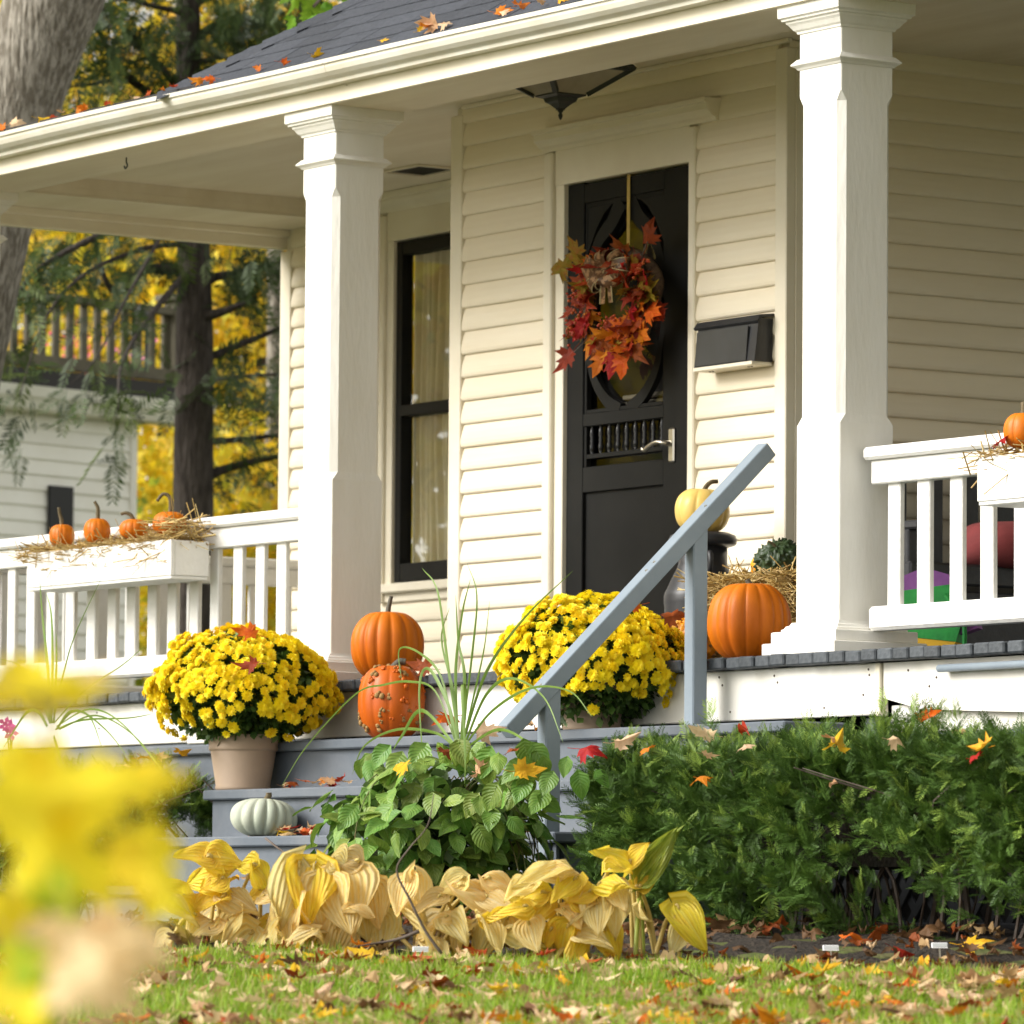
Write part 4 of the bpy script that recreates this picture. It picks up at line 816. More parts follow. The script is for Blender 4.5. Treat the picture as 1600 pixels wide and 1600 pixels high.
BL = [([(718, 1165, 0), (700, 1040, 0), (684, 925, 0), (660, 888, 0)], .008), ([(716, 1165, 0), (712, 1050, 0), (722, 960, 0), (735, 905, 0)], .008), ([(720, 1165, 0), (738, 1020, 0), (745, 930, 0), (730, 880, 0)], .006), ([(722, 1165, 0), (760, 1050, 0), (820, 965, 0), (895, 892, 0)], .008),
      ([(712, 1165, .0), (690, 1060, 0), (655, 1020, 0), (624, 1015, 0), (628, 1068, 0)], .007), ([(714, 1165, 0), (680, 1080, 0), (640, 1065, 0), (600, 1070, 0), (555, 1085, 0), (480, 1165, 0), (440, 1228, -.05)], .006),
      ([(716, 1165, -.05), (700, 1100, -.05), (670, 1045, -.05), (655, 1080, -.08), (664, 1230, -.1)], .010), ([(722, 1165, -.05), (728, 1090, -.05), (722, 1075, -.08), (727, 1180, -.1), (726, 1225, -.1)], .010), ([(725, 1165, 0), (760, 1085, 0), (800, 1060, 0), (850, 1090, 0), (880, 1160, -.03)], .008),
      ([(726, 1165, 0), (770, 1110, 0), (830, 1075, 0), (890, 1080, 0), (925, 1120, 0)], .007), ([(728, 1168, 0), (780, 1140, 0), (830, 1165, 0), (868, 1215, -.05)], .008), ([(712, 1168, 0), (680, 1145, 0), (620, 1140, 0), (570, 1165, 0), (550, 1210, 0)], .008), ([(718, 1165, 0), (708, 1080, 0), (690, 1000, 0), (702, 950, 0)], .007), ([(714, 1168, -.05), (660, 1110, -.05), (628, 1150, -.08), (614, 1172, -.1)], .010),
      ([(722, 1165, 0), (742, 1080, 0), (757, 1010, 0), (765, 940, 0)], .005), ([(720, 1165, 0), (726, 1060, 0), (716, 1000, 0), (712, 930, 0)], .009)]
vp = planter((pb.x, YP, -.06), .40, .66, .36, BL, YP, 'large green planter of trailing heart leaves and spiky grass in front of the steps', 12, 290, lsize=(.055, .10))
vo = at(525, 1310, y=YP)
for (px, py) in ((523, 1308), (540, 1290), (556, 1330), (545, 1350), (575, 1240), (598, 1205), (535, 1320), (590, 1190), (860, 1215), (905, 1215), (850, 1190), (935, 1210), (885, 1190))+tuple((random.uniform(715, 850), random.uniform(1165, 1300)) for _ in range(34))+tuple((random.uniform(560, 700), random.uniform(1170, 1240)) for _ in range(14)):
    q = at(px, py, y=YP-.1)-vp.location; s = random.uniform(.055, .095); o = obj('leaf', random.choice(HEART), M['vine'], vp); o.matrix_local = frame(Vector((random.gauss(0, .4), random.gauss(0, .4), -.6)), Vector((.6, -.5, .5)), q, (s*.85, s, s))
YQ = -1.0; pq = at(75, 1250, y=YQ)
BQ = [([(78, 1130, 0), (74, 1040, 0), (66, 960, 0), (62, 905, 0)], .010), ([(80, 1130, 0), (82, 1030, 0), (80, 960, 0), (72, 925, 0)], .009), ([(84, 1130, 0), (88, 1040, 0), (88, 985, 0)], .008), ([(82, 1130, 0), (100, 1050, 0), (118, 990, 0), (160, 900, 0)], .005), ([(84, 1130, 0), (130, 1080, 0), (190, 1040, 0), (225, 1010, 0)], .005), ([(78, 1130, 0), (55, 1070, 0), (30, 1040, 0), (0, 1030, 0)], .006),
      ([(74, 1135, 0), (60, 1112, 0), (40, 1115, 0), (5, 1170, -.05)], .012), ([(88, 1140, 0), (110, 1112, 0), (140, 1120, 0), (160, 1170, 0)], .009), ([(86, 1140, 0), (130, 1125, 0), (200, 1122, 0), (240, 1115, 0)], .006), ([(88, 1135, 0), (140, 1108, 0), (190, 1130, 0), (250, 1200, 0), (275, 1240, 0)], .005), ([(84, 1150, 0), (92, 1180, -.05), (104, 1225, -.1)], .012), ([(90, 1135, 0), (120, 1110, 0), (165, 1140, 0), (205, 1190, 0)], .007), ([(92, 1140, 0), (150, 1118, 0), (210, 1150, 0), (262, 1215, -.03)], .005), ([(80, 1130, 0), (66, 1090, 0), (50, 1060, 0), (42, 1040, 0)], .008)]
M['lime'] = vein_leafmat('lime_leaf', (.16, .26, .03), (.22, .30, .05), (.30, .38, .10), tl=.3, hue=.03)
planter((pq.x, YQ, -.05), .24, .60, .38, BQ, YQ, 'green planter with tall spiky grass at the left photo edge', 15, 110, (.12, .17, .34), (.05, .09), 'lime')
# flowers tucked into the left planter
fp = at(14, 1135, y=YQ); fl = empty('pink_flower', fp, 'small pink flowers at the left photo edge above the planter', 'flower')
for (dx, dz) in ((0, 0), (.02, -.03), (-.03, .01)):
    m = MB()
    for k in range(5): a = k*2*PI/5; m.add([(0, 0, 0), (.022*math.cos(a-.5), -.004, .022*math.sin(a-.5)), (.034*math.cos(a), -.008, .034*math.sin(a)), (.022*math.cos(a+.5), -.004, .022*math.sin(a+.5))], [(0, 1, 2, 3)])
    o = m.build('bloom', pm('pink_petal', (.72, .10, .36), rough=.5, translucent=.2) if dx == 0 else o.data.materials[0], fl, fix=False); o.location = (dx, 0, dz); o.rotation_euler = (0, 0, R(55))
    MB().tube([(dx, .004, dz), (dx*.5, .01, dz-.1), (.02, .02, -.25)], .003, 4).build('stalk', M['gvine'], fl)

# ------------------------------------------------------------------ yew hedge and shrub
def sprig(n=9, seed=0):
    rnd = random.Random(seed); V = []; F = []
    V += [(-.006, 0, 0), (.006, 0, 0), (.004, .9, .03), (-.004, .9, .03)]; F += [(0, 1, 2, 3)]
    for i in range(n):
        y = .08+.88*i/n; L = .34*(1-.5*(i/n)**1.5)*rnd.uniform(.85, 1.1); w = .062
        for sg in (-1, 1):
            a = R(rnd.uniform(38, 60)); dx, dy = sg*math.sin(a)*L, math.cos(a)*L; o = len(V); up = rnd.uniform(.0, .07)
            V += [(0, y-w*.5, .01), (dx*.5, y+dy*.5-w*.55, .03+up*.5), (dx, y+dy, .02+up), (dx*.5, y+dy*.5+w*.55, .03+up*.5)]; F += [(o, o+1, o+2, o+3)]
    return np.array(V), np.array(F)
SPR = sprig()
M['yew'] = pm('yew_needle', (1, 1, 1), (.75, .8, .75), 4, .55, tone=True, translucent=.15, coord='Position', spec=.3)
def yew(name, x0, x1, y0, y1, zb, zt, n, label, seed, group=None, round_=0):
    rng = np.random.default_rng(seed); t = empty(name, ((x0+x1)/2, (y0+y1)/2, zb), label, 'hedge' if not round_ else 'shrub'); c = np.array(t.location)
    n0 = n; u = rng.random(n); fy = rng.uniform(y0, y1, n); xl = x0-.95*(fy-y0)*(0 if round_ else 1); fx = xl+(x1-xl)*rng.random(n); fz = zb+(zt-zb)*rng.random(n)**.75
    face = rng.random(n); P = np.stack([fx, fy, fz], 1); nrm = np.zeros((n, 3))
    top = face < .38; fr = (face >= .38) & (face < .86); lf = (face >= .86) & (face < .95); rt = face >= .95
    if not round_: fx[fr] = x0+(x1-x0)*rng.random(fr.sum()); P[fr, 0] = fx[fr]
    def wob(a, b): return .03*np.sin(a*5.1+seed)+.035*np.sin(b*7.3+a*2.2)+.03*np.sin(a*13+b*5)
    P[top, 2] = zt+wob(P[top, 0], P[top, 1])-rng.exponential(.035, top.sum()); nrm[top] = (0, 0, 1)
    dep = rng.exponential(.05, fr.sum()); zz = P[fr, 2]; under = np.clip((zb+.16-zz)/.16, 0, 1)
    P[fr, 1] = y0+wob(P[fr, 0], zz)+dep+under*.14; nrm[fr] = (0, -1, .25)
    P[lf, 0] = xl[lf]+wob(P[lf, 1], P[lf, 2])+rng.exponential(.05, lf.sum()); nrm[lf] = (-1, 0, .2)
    P[rt, 0] = x1+wob(P[rt, 1], P[rt, 2])-rng.exponential(.05, rt.sum()); nrm[rt] = (1, 0, .2)
    # gaps low in the face: bare wood shows there
    hole = np.sin(P[:, 0]*4.7+seed)+np.sin(P[:, 0]*9.1+2)*.6+np.sin(P[:, 2]*11+P[:, 0]*3); low = (zt-P[:, 2])/(zt-zb)
    keep = ~(fr & (hole*.34+low*1.25-.72+rng.normal(0, .2, n) > .46))
    if round_:
        q = np.stack([(P[:, 0]-c[0])/((x1-x0)/2), (P[:, 1]-c[1])/((y1-y0)/2), np.clip((P[:, 2]-zb)/(zt-zb), 0, 2)], 1); rr = np.linalg.norm(q, axis=1); k = 1/np.maximum(rr, 1); P = np.stack([c[0]+(P[:, 0]-c[0])*k, c[1]+(P[:, 1]-c[1])*k, zb+(P[:, 2]-zb)*k], 1)
        nn = P-c-np.array([0, 0, .1]); nrm = nn/np.linalg.norm(nn, axis=1)[:, None]
    P = P[keep]; nrm = nrm[keep]; n = len(P)
    # each point carries a shoot: a fan of sprigs around one leading direction
    K = 8; d0 = nrm*.75+rng.normal(size=(n, 3))*.45; d0[:, 2] += .35; d0 /= np.linalg.norm(d0, axis=1)[:, None]; off = rng.uniform(-.02, .075, n)
    lead = rng.random(n) < .03; off[lead & (nrm[:, 2] > .6)] += .07
    P = np.repeat(P+d0*off[:, None], K, axis=0)-np.repeat(d0, K, axis=0)*(np.tile(np.arange(K), n)*.011)[:, None]; nrm = np.repeat(nrm, K, axis=0); d = np.repeat(d0, K, axis=0)+rng.normal(size=(n*K, 3))*.5; shoot = np.repeat(np.arange(n), K); n *= K
    zv = np.array([0, 0, 1.])+rng.normal(size=(n, 3))*.4+nrm*.5
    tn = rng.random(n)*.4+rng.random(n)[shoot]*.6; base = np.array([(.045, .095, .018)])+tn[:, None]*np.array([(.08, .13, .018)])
    new = (rng.random(n)[shoot] < np.where(nrm[:, 2] > .6, .5, .18)) & (np.arange(n) % 8 < 3); base[new] = np.array([(.28, .40, .07)])*rng.uniform(.7, 1.15, (new.sum(), 1))  # pale new growth; its larger share on top paints in the lit tips
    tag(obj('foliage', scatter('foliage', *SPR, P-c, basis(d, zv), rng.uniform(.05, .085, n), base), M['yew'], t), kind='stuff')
    rnd = random.Random(seed)
    b = MB(); k = int((x1-x0)*30)
    for i in range(k):
        x = rnd.uniform(x0+.1, x1-.1); y = rnd.uniform(y0+.3, y1-.1); r = rnd.uniform(.005, .014)
        P_ = [Vector((x, y, zb-.1)), Vector((x+rnd.gauss(0, .08), y+rnd.gauss(0, .05), zb+.2)), Vector((x+rnd.gauss(0, .18), y-.15+rnd.gauss(0, .12), zb+.4)), Vector((x+rnd.gauss(0, .25), y-.2+rnd.gauss(0, .15), zt-.05))]
        MB().tube([p-t.location for p in bez(P_, 4)], [r*(1-.8*j/12) for j in range(13)], 5).build('branch', M['twig'], t)
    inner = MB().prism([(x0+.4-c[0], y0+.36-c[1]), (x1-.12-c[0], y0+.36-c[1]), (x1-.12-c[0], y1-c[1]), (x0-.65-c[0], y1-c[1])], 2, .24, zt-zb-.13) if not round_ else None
    if inner: tag(inner.build('hedge_shade_core', pm('hedge_shade_core', (.012, .014, .008), (.03, .022, .014), 14, 1, 1, 30, .05, 'Position'), t))  # dark solid core: the shade deep between the shoots put into colour
    return t
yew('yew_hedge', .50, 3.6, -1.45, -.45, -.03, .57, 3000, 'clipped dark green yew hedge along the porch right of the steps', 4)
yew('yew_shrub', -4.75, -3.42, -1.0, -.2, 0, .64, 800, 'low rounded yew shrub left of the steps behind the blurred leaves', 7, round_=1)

# ------------------------------------------------------------------ planting bed, hostas, lawn, fallen leaves
RH = Vector((math.cos(YAW), math.sin(YAW), 0))
def plan(lat, d): p = CAM+RH*lat+FH*d; return p.x, p.y
def edge_d(lat): return float(np.interp(lat, [-4, -1.2, .35, .8, 1.55, 3], [17.15, 17.05, 16.95, 16.6, 15.9, 15.4]))+.05*math.sin(lat*6)+.03*math.sin(lat*17)
def bed():
    m = MB(); lats = np.linspace(-3.2, 5, 90); N2 = 22; vs = []
    for la in lats:
        e = edge_d(la)
        for k in range(N2):
            d = e+(20.2-e)*(k/(N2-1))**1.3; x, y = plan(la, d); vs.append((x, y, ground_z(x, y)+(.006 if k else -.02)+.018*(math.sin(x*23)*math.sin(y*19)+.6*math.sin(x*41+y*37))*(k > 0)))
    m.add(vs, [(i*N2+k, (i+1)*N2+k, (i+1)*N2+k+1, i*N2+k+1) for i in range(len(lats)-1) for k in range(N2-1)])
    tag(m.build('bed_soil', M['soil'], smooth=True, fix=False), 'dark soil of the planting bed under the hedge', 'soil', kind='structure')
bed()
HOST = [oval_mesh('leaf', 6, 9, w, d, f, .28, seed=i, pucker=.012) for i, (w, d, f) in enumerate([(.12, .35, .25), (.20, .6, .35), (.10, .2, .15), (.22, .8, -.2), (.16, .45, .6)])]
M['hpale'] = vein_leafmat('hosta_pale', (.95, .78, .34), (.90, .66, .20), (.95, .84, .50), rough=.6, tl=.45, rand=.22, hue=.012, freq=62, blotch=(.70, .42, .13), vmix=.45)
M['hyel'] = vein_leafmat('hosta_yellow', (.94, .74, .05), (.92, .62, .06), (.94, .78, .16), rough=.5, tl=.4, rand=.1, hue=.012, freq=62, blotch=(.62, .36, .04))
M['hgrn'] = vein_leafmat('hosta_green', (.24, .34, .03), (.40, .44, .04), (.42, .48, .10), rough=.45, tl=.35, rand=.1, hue=.01, freq=62)
M['petiole'] = pm('hosta_stalk', (.70, .56, .20), (.58, .42, .12), 9, .5, translucent=.2); M['gpetiole'] = pm('green_stalk', (.36, .46, .07), (.46, .50, .10), 9, .5, translucent=.2)
rh = random.Random(21); hostas = {}
def hosta(key, px, d, label):
    x, y = plan((px-800)/FPX*d, d); t = empty('hosta', (x, y, ground_z(x, y)), label, 'hosta', 'yellowing hostas in the bed'); hostas[key] = (t, d); return t
def hleaf(key, bx, by, tx, ty, w, mat, dd=0, face=None, var=None, stalk=True):
    t, d = hostas[key]; a = at(bx, by, d=d+dd); b = at(tx, ty, d=d+dd-rh.uniform(-.04, .12)); L = (b-a).length; k = d/FPX
    nz = face or Vector((.62+rh.gauss(0, .25), -.48+rh.gauss(0, .25), .55+rh.gauss(0, .25)))
    o = obj('leaf', HOST[var if var is not None else rh.randrange(5)], M[mat], t); o.matrix_local = frame(b-a, nz, a-t.location, (w*k*1.05, L, L*.8))
    if stalk:
        g = Vector((rh.gauss(0, .05), rh.gauss(0, .05), .0)); q = a-t.location; g += FH*.12; mid = q*.55+g*.5+Vector((0, 0, .03))+FH*.07; MB().tube(bez([g, mid, q, q+(b-a)*.12], 4), [.007]*5+[.0055]*4+[.004]*4, 6).build('stalk', M['gpetiole' if mat == 'hgrn' else 'petiole'], t, True)
hosta('a', 345, 17.3, 'bright yellow hosta with drooping leaves before the lowest step')
for v in ((325, 1338, 384, 1334, 60, 'hyel'), (330, 1340, 274, 1330, 56, 'hyel'), (340, 1368, 286, 1368, 58, 'hyel'), (350, 1372, 312, 1384, 50, 'hyel'), (398, 1352, 438, 1380, 46, 'hyel'), (398, 1352, 364, 1346, 36, 'hyel'), (330, 1440, 296, 1455, 60, 'hpale'), (352, 1400, 300, 1410, 50, 'hyel'), (372, 1420, 348, 1470, 62, 'hpale'), (395, 1455, 345, 1500, 70, 'hpale'), (410, 1400, 440, 1390, 45, 'hpale'), (360, 1455, 330, 1475, 40, 'hpale'), (305, 1430, 280, 1400, 50, 'hyel'), (290, 1400, 262, 1388, 50, 'hyel')): hleaf('a', *v)
hosta('b', 510, 17.0, 'large pale straw yellow hosta clump in front of the steps')
for v in ((470, 1348, 452, 1432, 74, 'hpale'), (492, 1352, 478, 1430, 78, 'hyel'), (520, 1342, 540, 1352, 60, 'hpale'), (538, 1362, 545, 1456, 104, 'hpale'), (512, 1375, 505, 1470, 84, 'hpale'), (584, 1382, 590, 1444, 52, 'hpale'), (560, 1346, 520, 1336, 44, 'hpale'), (470, 1440, 480, 1494, 56, 'hpale'), (440, 1440, 432, 1490, 60, 'hpale'), (596, 1428, 592, 1492, 62, 'hpale'), (540, 1440, 525, 1498, 64, 'hpale'), (500, 1450, 470, 1460, 40, 'hpale'), (610, 1380, 620, 1420, 60, 'hpale'), (460, 1400, 440, 1470, 60, 'hpale'), (560, 1400, 575, 1470, 60, 'hpale')): hleaf('b', *v)
hosta('c', 690, 16.9, 'withered pale hosta in front of the green vine planter')
for v in ((650, 1362, 668, 1428, 46, 'hpale'), (636, 1372, 616, 1424, 46, 'hpale'), (716, 1384, 806, 1388, 44, 'hpale'), (724, 1372, 680, 1392, 40, 'hpale'), (760, 1372, 812, 1384, 38, 'hpale'), (776, 1428, 738, 1488, 54, 'hpale'), (628, 1418, 700, 1490, 36, 'hpale'), (700, 1440, 724, 1462, 50, 'hpale'), (700, 1432, 650, 1440, 36, 'hpale'), (690, 1400, 640, 1424, 36, 'hpale'), (756, 1400, 800, 1420, 40, 'hpale'), (790, 1430, 812, 1478, 52, 'hpale'), (670, 1470, 700, 1495, 40, 'hpale'), (735, 1450, 700, 1490, 40, 'hpale')): hleaf('c', *v)
hosta('d', 880, 16.8, 'spreading golden hosta with spotted leaves right of the planter')
for v in ((852, 1394, 800, 1404, 42, 'hyel'), (880, 1366, 810, 1366, 36, 'hpale'), (900, 1372, 866, 1400, 40, 'hyel'), (856, 1410, 800, 1454, 34, 'hyel'), (826, 1440, 836, 1486, 52, 'hpale'), (888, 1444, 868, 1494, 50, 'hyel'), (862, 1450, 840, 1490, 30, 'hyel'), (932, 1402, 934, 1458, 52, 'hpale'), (964, 1402, 962, 1450, 44, 'hpale'), (944, 1448, 960, 1502, 50, 'hyel'), (925, 1392, 884, 1404, 40, 'hyel'), (936, 1382, 956, 1358, 36, 'hyel'), (950, 1362, 990, 1352, 34, 'hyel'), (906, 1460, 900, 1500, 44, 'hyel'), (960, 1380, 975, 1420, 40, 'hpale'), (880, 1420, 910, 1440, 40, 'hpale'), (830, 1380, 790, 1395, 40, 'hpale'), (900, 1410, 930, 1425, 40, 'hyel'), (850, 1360, 880, 1350, 34, 'hpale')): hleaf('d', *v)
hosta('e', 1005, 16.95, 'hosta with one upright green leaf beside the hedge')
for v in ((1004, 1370, 1056, 1294, 44, 'hgrn'), (1002, 1374, 1046, 1312, 34, 'hgrn'), (986, 1350, 964, 1318, 46, 'hyel'), (984, 1348, 1006, 1318, 34, 'hyel'), (1000, 1386, 1024, 1368, 30, 'hyel'), (996, 1386, 976, 1378, 30, 'hyel'), (1056, 1414, 1100, 1466, 58, 'hyel'), (1000, 1415, 1008, 1445, 30, 'hpale'), (1070, 1440, 1050, 1490, 40, 'hpale')): hleaf('e', *v)
for k, px0 in (('a', 330), ('b', 500), ('c', 700), ('d', 880)):
    for i in range(9):
        bx, by = px0+rh.gauss(0, 75), rh.uniform(1395, 1470); an = rh.uniform(-.9, 1.9); L = rh.uniform(38, 70); sd = rh.choice((-1, 1)); hleaf(k, bx, by, bx+sd*L*rh.uniform(.6, 1), by+rh.uniform(-8, 24), rh.uniform(30, 54), rh.choice(('hpale', 'hpale', 'hyel')), rh.uniform(-.1, .3), Vector((.45+rh.gauss(0, .2), -.35+rh.gauss(0, .2), .85)), stalk=i % 2 == 0)

# lawn grass
def grass():
    rng = np.random.default_rng(3); n = 190000; d = rng.uniform(12.6, 17.4, n); lat = rng.uniform(-2.7, 2.7, n); x = CAM.x+RH.x*lat+FH.x*d; y = CAM.y+RH.y*lat+FH.y*d
    e = np.array([edge_d(v) for v in np.linspace(-2.7, 2.7, 400)])[np.clip(((lat+2.7)/5.4*399).astype(int), 0, 399)]
    pat = np.sin(x*3.1+1)*np.sin(y*2.7)+.7*np.sin(x*7.3+y*5.1)+.5*np.sin(x*15-y*12); keep = (d < e+rng.normal(0, .05, n)) & (pat+rng.normal(0, .7, n) > -1.0); x, y, d, pat = x[keep], y[keep], d[keep], pat[keep]; n = len(x)
    z = np.interp(d, _px, _pz)+.012*np.sin(x*1.7+.6)*np.sin(y*1.9)
    P = np.stack([x, y, z-.003], 1); dr = np.stack([rng.normal(0, .55, n), rng.normal(0, .55, n), np.full(n, 1.)], 1)
    tv = [(-1, 0, 0), (1, 0, 0), (.8, .55, .12), (-.8, .55, .12), (0, 1, .35)]
    sz = np.stack([rng.uniform(.0018, .0034, n), rng.uniform(.03, .075, n)*(1+.15*np.clip(pat, -1, 1)), rng.uniform(.02, .06, n)], 1)
    tn = np.array([(.26, .42, .02), (.33, .50, .035), (.20, .34, .02), (.42, .52, .06), (.48, .42, .16)])[np.minimum(rng.integers(0, 5, n)-(rng.random(n) < .15), 4)]
    Mx = basis(dr, rng.normal(size=(n, 3))); tv = np.array(tv); V = np.einsum('nij,nkj->nki', Mx, tv[None]*sz[:, None, :])+P[:, None, :]
    F = np.concatenate([(np.array([[0, 1, 2], [0, 2, 3], [3, 2, 4]])[None]+(np.arange(n)*5)[:, None, None])]).reshape(-1, 3)
    tag(obj('grass', fastmesh('grass', V.reshape(-1, 3), F, np.repeat(tn, 5, axis=0)), pm('grass_leaf', (1, 1, 1), (.8, .85, .7), 2, .5, tone=True, translucent=.35, coord='Position')), 'short bright green lawn grass with leaves in it', 'grass', kind='stuff')
grass()
# fallen leaves
rl = random.Random(77)
COLS = ['tan', 'pale', 'tan', 'pale', 'pale', 'brown', 'orange', 'yellow', 'pale', 'tan', 'pale', 'rust', 'pale', 'red', 'tan', 'pale', 'yellow', 'tan']
WORD = {'tan': 'tan', 'pale': 'pale buff', 'brown': 'brown', 'orange': 'orange', 'yellow': 'yellow', 'red': 'red', 'rust': 'rust coloured', 'olive': 'olive'}
CURL = [maple_mesh('leaf', c, f, 30+i) for i, (c, f) in enumerate([(.7, .4), (-.6, .35), (.9, -.3), (.5, .6), (-.8, .2)])]+[oval_mesh('leaf', 3, 5, .3, .5, .5, 0, seed=3), oval_mesh('leaf', 3, 5, .35, -.6, -.4, 0, seed=8), oval_mesh('leaf', 3, 5, .4, .3, .9, .1, seed=5)]
for _m in CURL[-3:]: _m.transform(Matrix.Diagonal((.38, .62, .5, 1)))
def fallen(p, s, k, label=None, group=None, flat=True, nz=None, me=None):
    o = obj('fallen_leaf', me or rl.choice(CURL+MAPLE[:2]), LM[k]); a = rl.uniform(0, 2*PI)
    o.matrix_world = frame(Vector((math.cos(a), math.sin(a), rl.uniform(-.2, .3))), nz or Vector((rl.gauss(0, .45), rl.gauss(0, .45), 1)), p, (s*rl.uniform(.7, 1), s, s*rl.uniform(.6, 1)))
    return tag(o, label or WORD[k]+' curled leaf lying on the lawn', 'leaf', group or 'fallen leaves on the lawn')
rest = []
for i in range(5600):
    lat = rl.uniform(-2.4, 2.4); d = rl.uniform(12.9, 17.0)
    if rl.random() > .45+.42*math.sin(lat*3.1+d*2.3)*math.sin(d*4.1+lat*1.3)+.25*math.sin(lat*9+d*6): continue
    if d > edge_d(lat)+.08: continue
    x, y = plan(lat, d); p = Vector((x, y, ground_z(x, y)+rl.uniform(.02, .045))); s = rl.uniform(.045, .10); k = rl.choice(COLS)
    q = p-CAM; dep = q.dot(CF); px = 800+FPX*q.dot(CR)/dep; py = 800-FPX*q.dot(CU)/dep
    rest.append((p, s, k, 0 <= px <= 1600 and py < 1625, s/dep))
vis = sorted([r for r in rest if r[3]], key=lambda r: -r[4])[:280]; visid = {id(r) for r in vis}
for r in vis:
    q = r[0]-CAM; dep = q.dot(CF); px = 800+FPX*q.dot(CR)/dep; py = 800-FPX*q.dot(CU)/dep
    zone = ('low ' if py > 1560 else '')+('under the bright yellow hosta' if px < 420 else 'below the pale straw hosta' if px < 600 else 'below the vine planter' if px < 780 else 'below the golden hosta' if px < 960 else 'below the upright green leaf' if px < 1130 else 'in front of the hedge middle' if px < 1380 else 'at the right end of the bed')
    fallen(r[0], r[1], r[2], ('large ' if r[1] > .08 else 'small ' if r[1] < .06 else '')+WORD[r[2]]+' curled leaf on the lawn '+zone)
b = MB(); cols = []
for r in rest:
    if id(r) in visid: continue
    me = rl.choice(CURL); a = rl.uniform(0, 2*PI); fm = frame(Vector((math.cos(a), math.sin(a), rl.uniform(-.2, .3))), Vector((rl.gauss(0, .45), rl.gauss(0, .45), 1)), r[0], (r[1], r[1], r[1]*.8)); b.add([fm @ v.co for v in me.vertices], [tuple(p.vertices) for p in me.polygons], ['tan', 'pale', 'brown', 'orange', 'yellow', 'red', 'rust'].index(r[2]))
lo = b.build('leaf_litter', [LM[k] for k in ('tan', 'pale', 'brown', 'orange', 'yellow', 'red', 'rust')], fix=False); tag(lo, 'carpet of smaller fallen leaves between the grass', 'leaf litter', kind='stuff')
# leaves on the soil under the hedge and by the hostas
b = MB()
for i in range(520):
    lat = rl.uniform(-1.4, 2.2); e = edge_d(lat); d = e+.05+rl.random()**1.3*2.0; x, y = plan(lat, d); p = Vector((x, y, ground_z(x, y)+rl.uniform(.02, .05))); s = rl.uniform(.04, .09); me = rl.choice(CURL); a = rl.uniform(0, 2*PI)
    fm = frame(Vector((math.cos(a), math.sin(a), rl.uniform(-.2, .4))), Vector((rl.gauss(0, .5), rl.gauss(0, .5), 1)), p, (s, s, s*.8)); b.add([fm @ v.co for v in me.vertices], [tuple(q.vertices) for q in me.polygons], rl.choice((0, 1, 1, 1, 1, 2)))
tag(b.build('bed_litter', [LM['tan'], LM['brown'], LM['rust'], LM['pale']], fix=False), 'brown leaf litter on the dark soil under the hedge', 'leaf litter', kind='stuff')
for (px, py, d, s, k, lab) in ((1400, 1482, 17.2, .10, 'red', 'red leaf on the soil under the hedge'), (1362, 1478, 17.2, .09, 'pale', 'buff leaf beside the red leaf on the soil'), (1330, 1460, 17.5, .10, 'orange', 'orange brown leaf on the soil under the hedge'), (1505, 1475, 17.0, .10, 'yellow', 'yellow leaf on the soil right of the plant label')):
    fallen(at(px, py, d=d), s, k, lab, 'leaves on the bed soil', nz=Vector((.5, -.4, .8)))
# leaves caught on the hedge, the shrub, the steps and the gutter
for (px, py, y, s, k, lab) in ((1305, 1165, -1.2, .13, 'yellow', 'folded yellow maple leaf caught on the hedge top'), (1296, 1152, -1.1, .09, 'tan', 'tan leaf behind the folded yellow one on the hedge'), (1090, 1215, -1.5, .10, 'orange', 'orange leaf hanging on the hedge face'), (1545, 1168, -1.15, .10, 'yellow', 'bright yellow leaf on the hedge near the right photo edge'), (1518, 1184, -1.3, .08, 'red', 'dark red leaf below the bright yellow leaf on the hedge'), (1438, 1126, -.7, .09, 'orange', 'orange leaf at the back edge of the hedge top'), (1160, 1145, -.9, .10, 'red', 'reddish leaf lying on the hedge near the post'), (1115, 1150, -.95, .10, 'pale', 'pinkish buff leaf on the hedge near the post'), (1166, 1165, -1.2, .08, 'pale', 'pale leaf on the hedge front edge'), (1308, 1222, -1.5, .06, 'tan', 'thin tan leaf caught halfway down the hedge'), (1390, 1155, -1.1, .07, 'pale', 'small pale leaf in the middle of the hedge top'), (1098, 1178, -1.3, .07, 'tan', 'brown curled leaf on the left hedge top'), (905, 1170, -1.0, .10, 'red', 'dull red leaf at the left end of the hedge'), (960, 1160, -.95, .10, 'pale', 'pale leaf under the chrysanthemum on the hedge'), (1015, 1168, -1.0, .09, 'orange', 'orange leaf left on the hedge top'), (1508, 1146, -.9, .07, 'tan', 'small tan leaf right on the hedge top')):
    fallen(at(px, py, y=-1.56 if py > 1150 else -1.25), s, k, lab, 'leaves caught on the hedge', nz=Vector((.6+rl.gauss(0, .2), -.5, .7)))
for (px, py, y, s, k, lab) in ((220, 1182, -.9, .12, 'rust', 'rust leaf on the yew shrub'), (190, 1198, -.95, .08, 'pale', 'pale leaf on the yew shrub'), (278, 1172, -.8, .09, 'yellow', 'yellow leaf on the shrub below the chrysanthemum'), (245, 1180, -.8, .07, 'tan', 'tan curled leaf on the yew shrub')):
    fallen(at(px, py, y=y), s, k, lab, 'leaves caught on the shrub', nz=Vector((.6, -.5, .7)))
si = 0
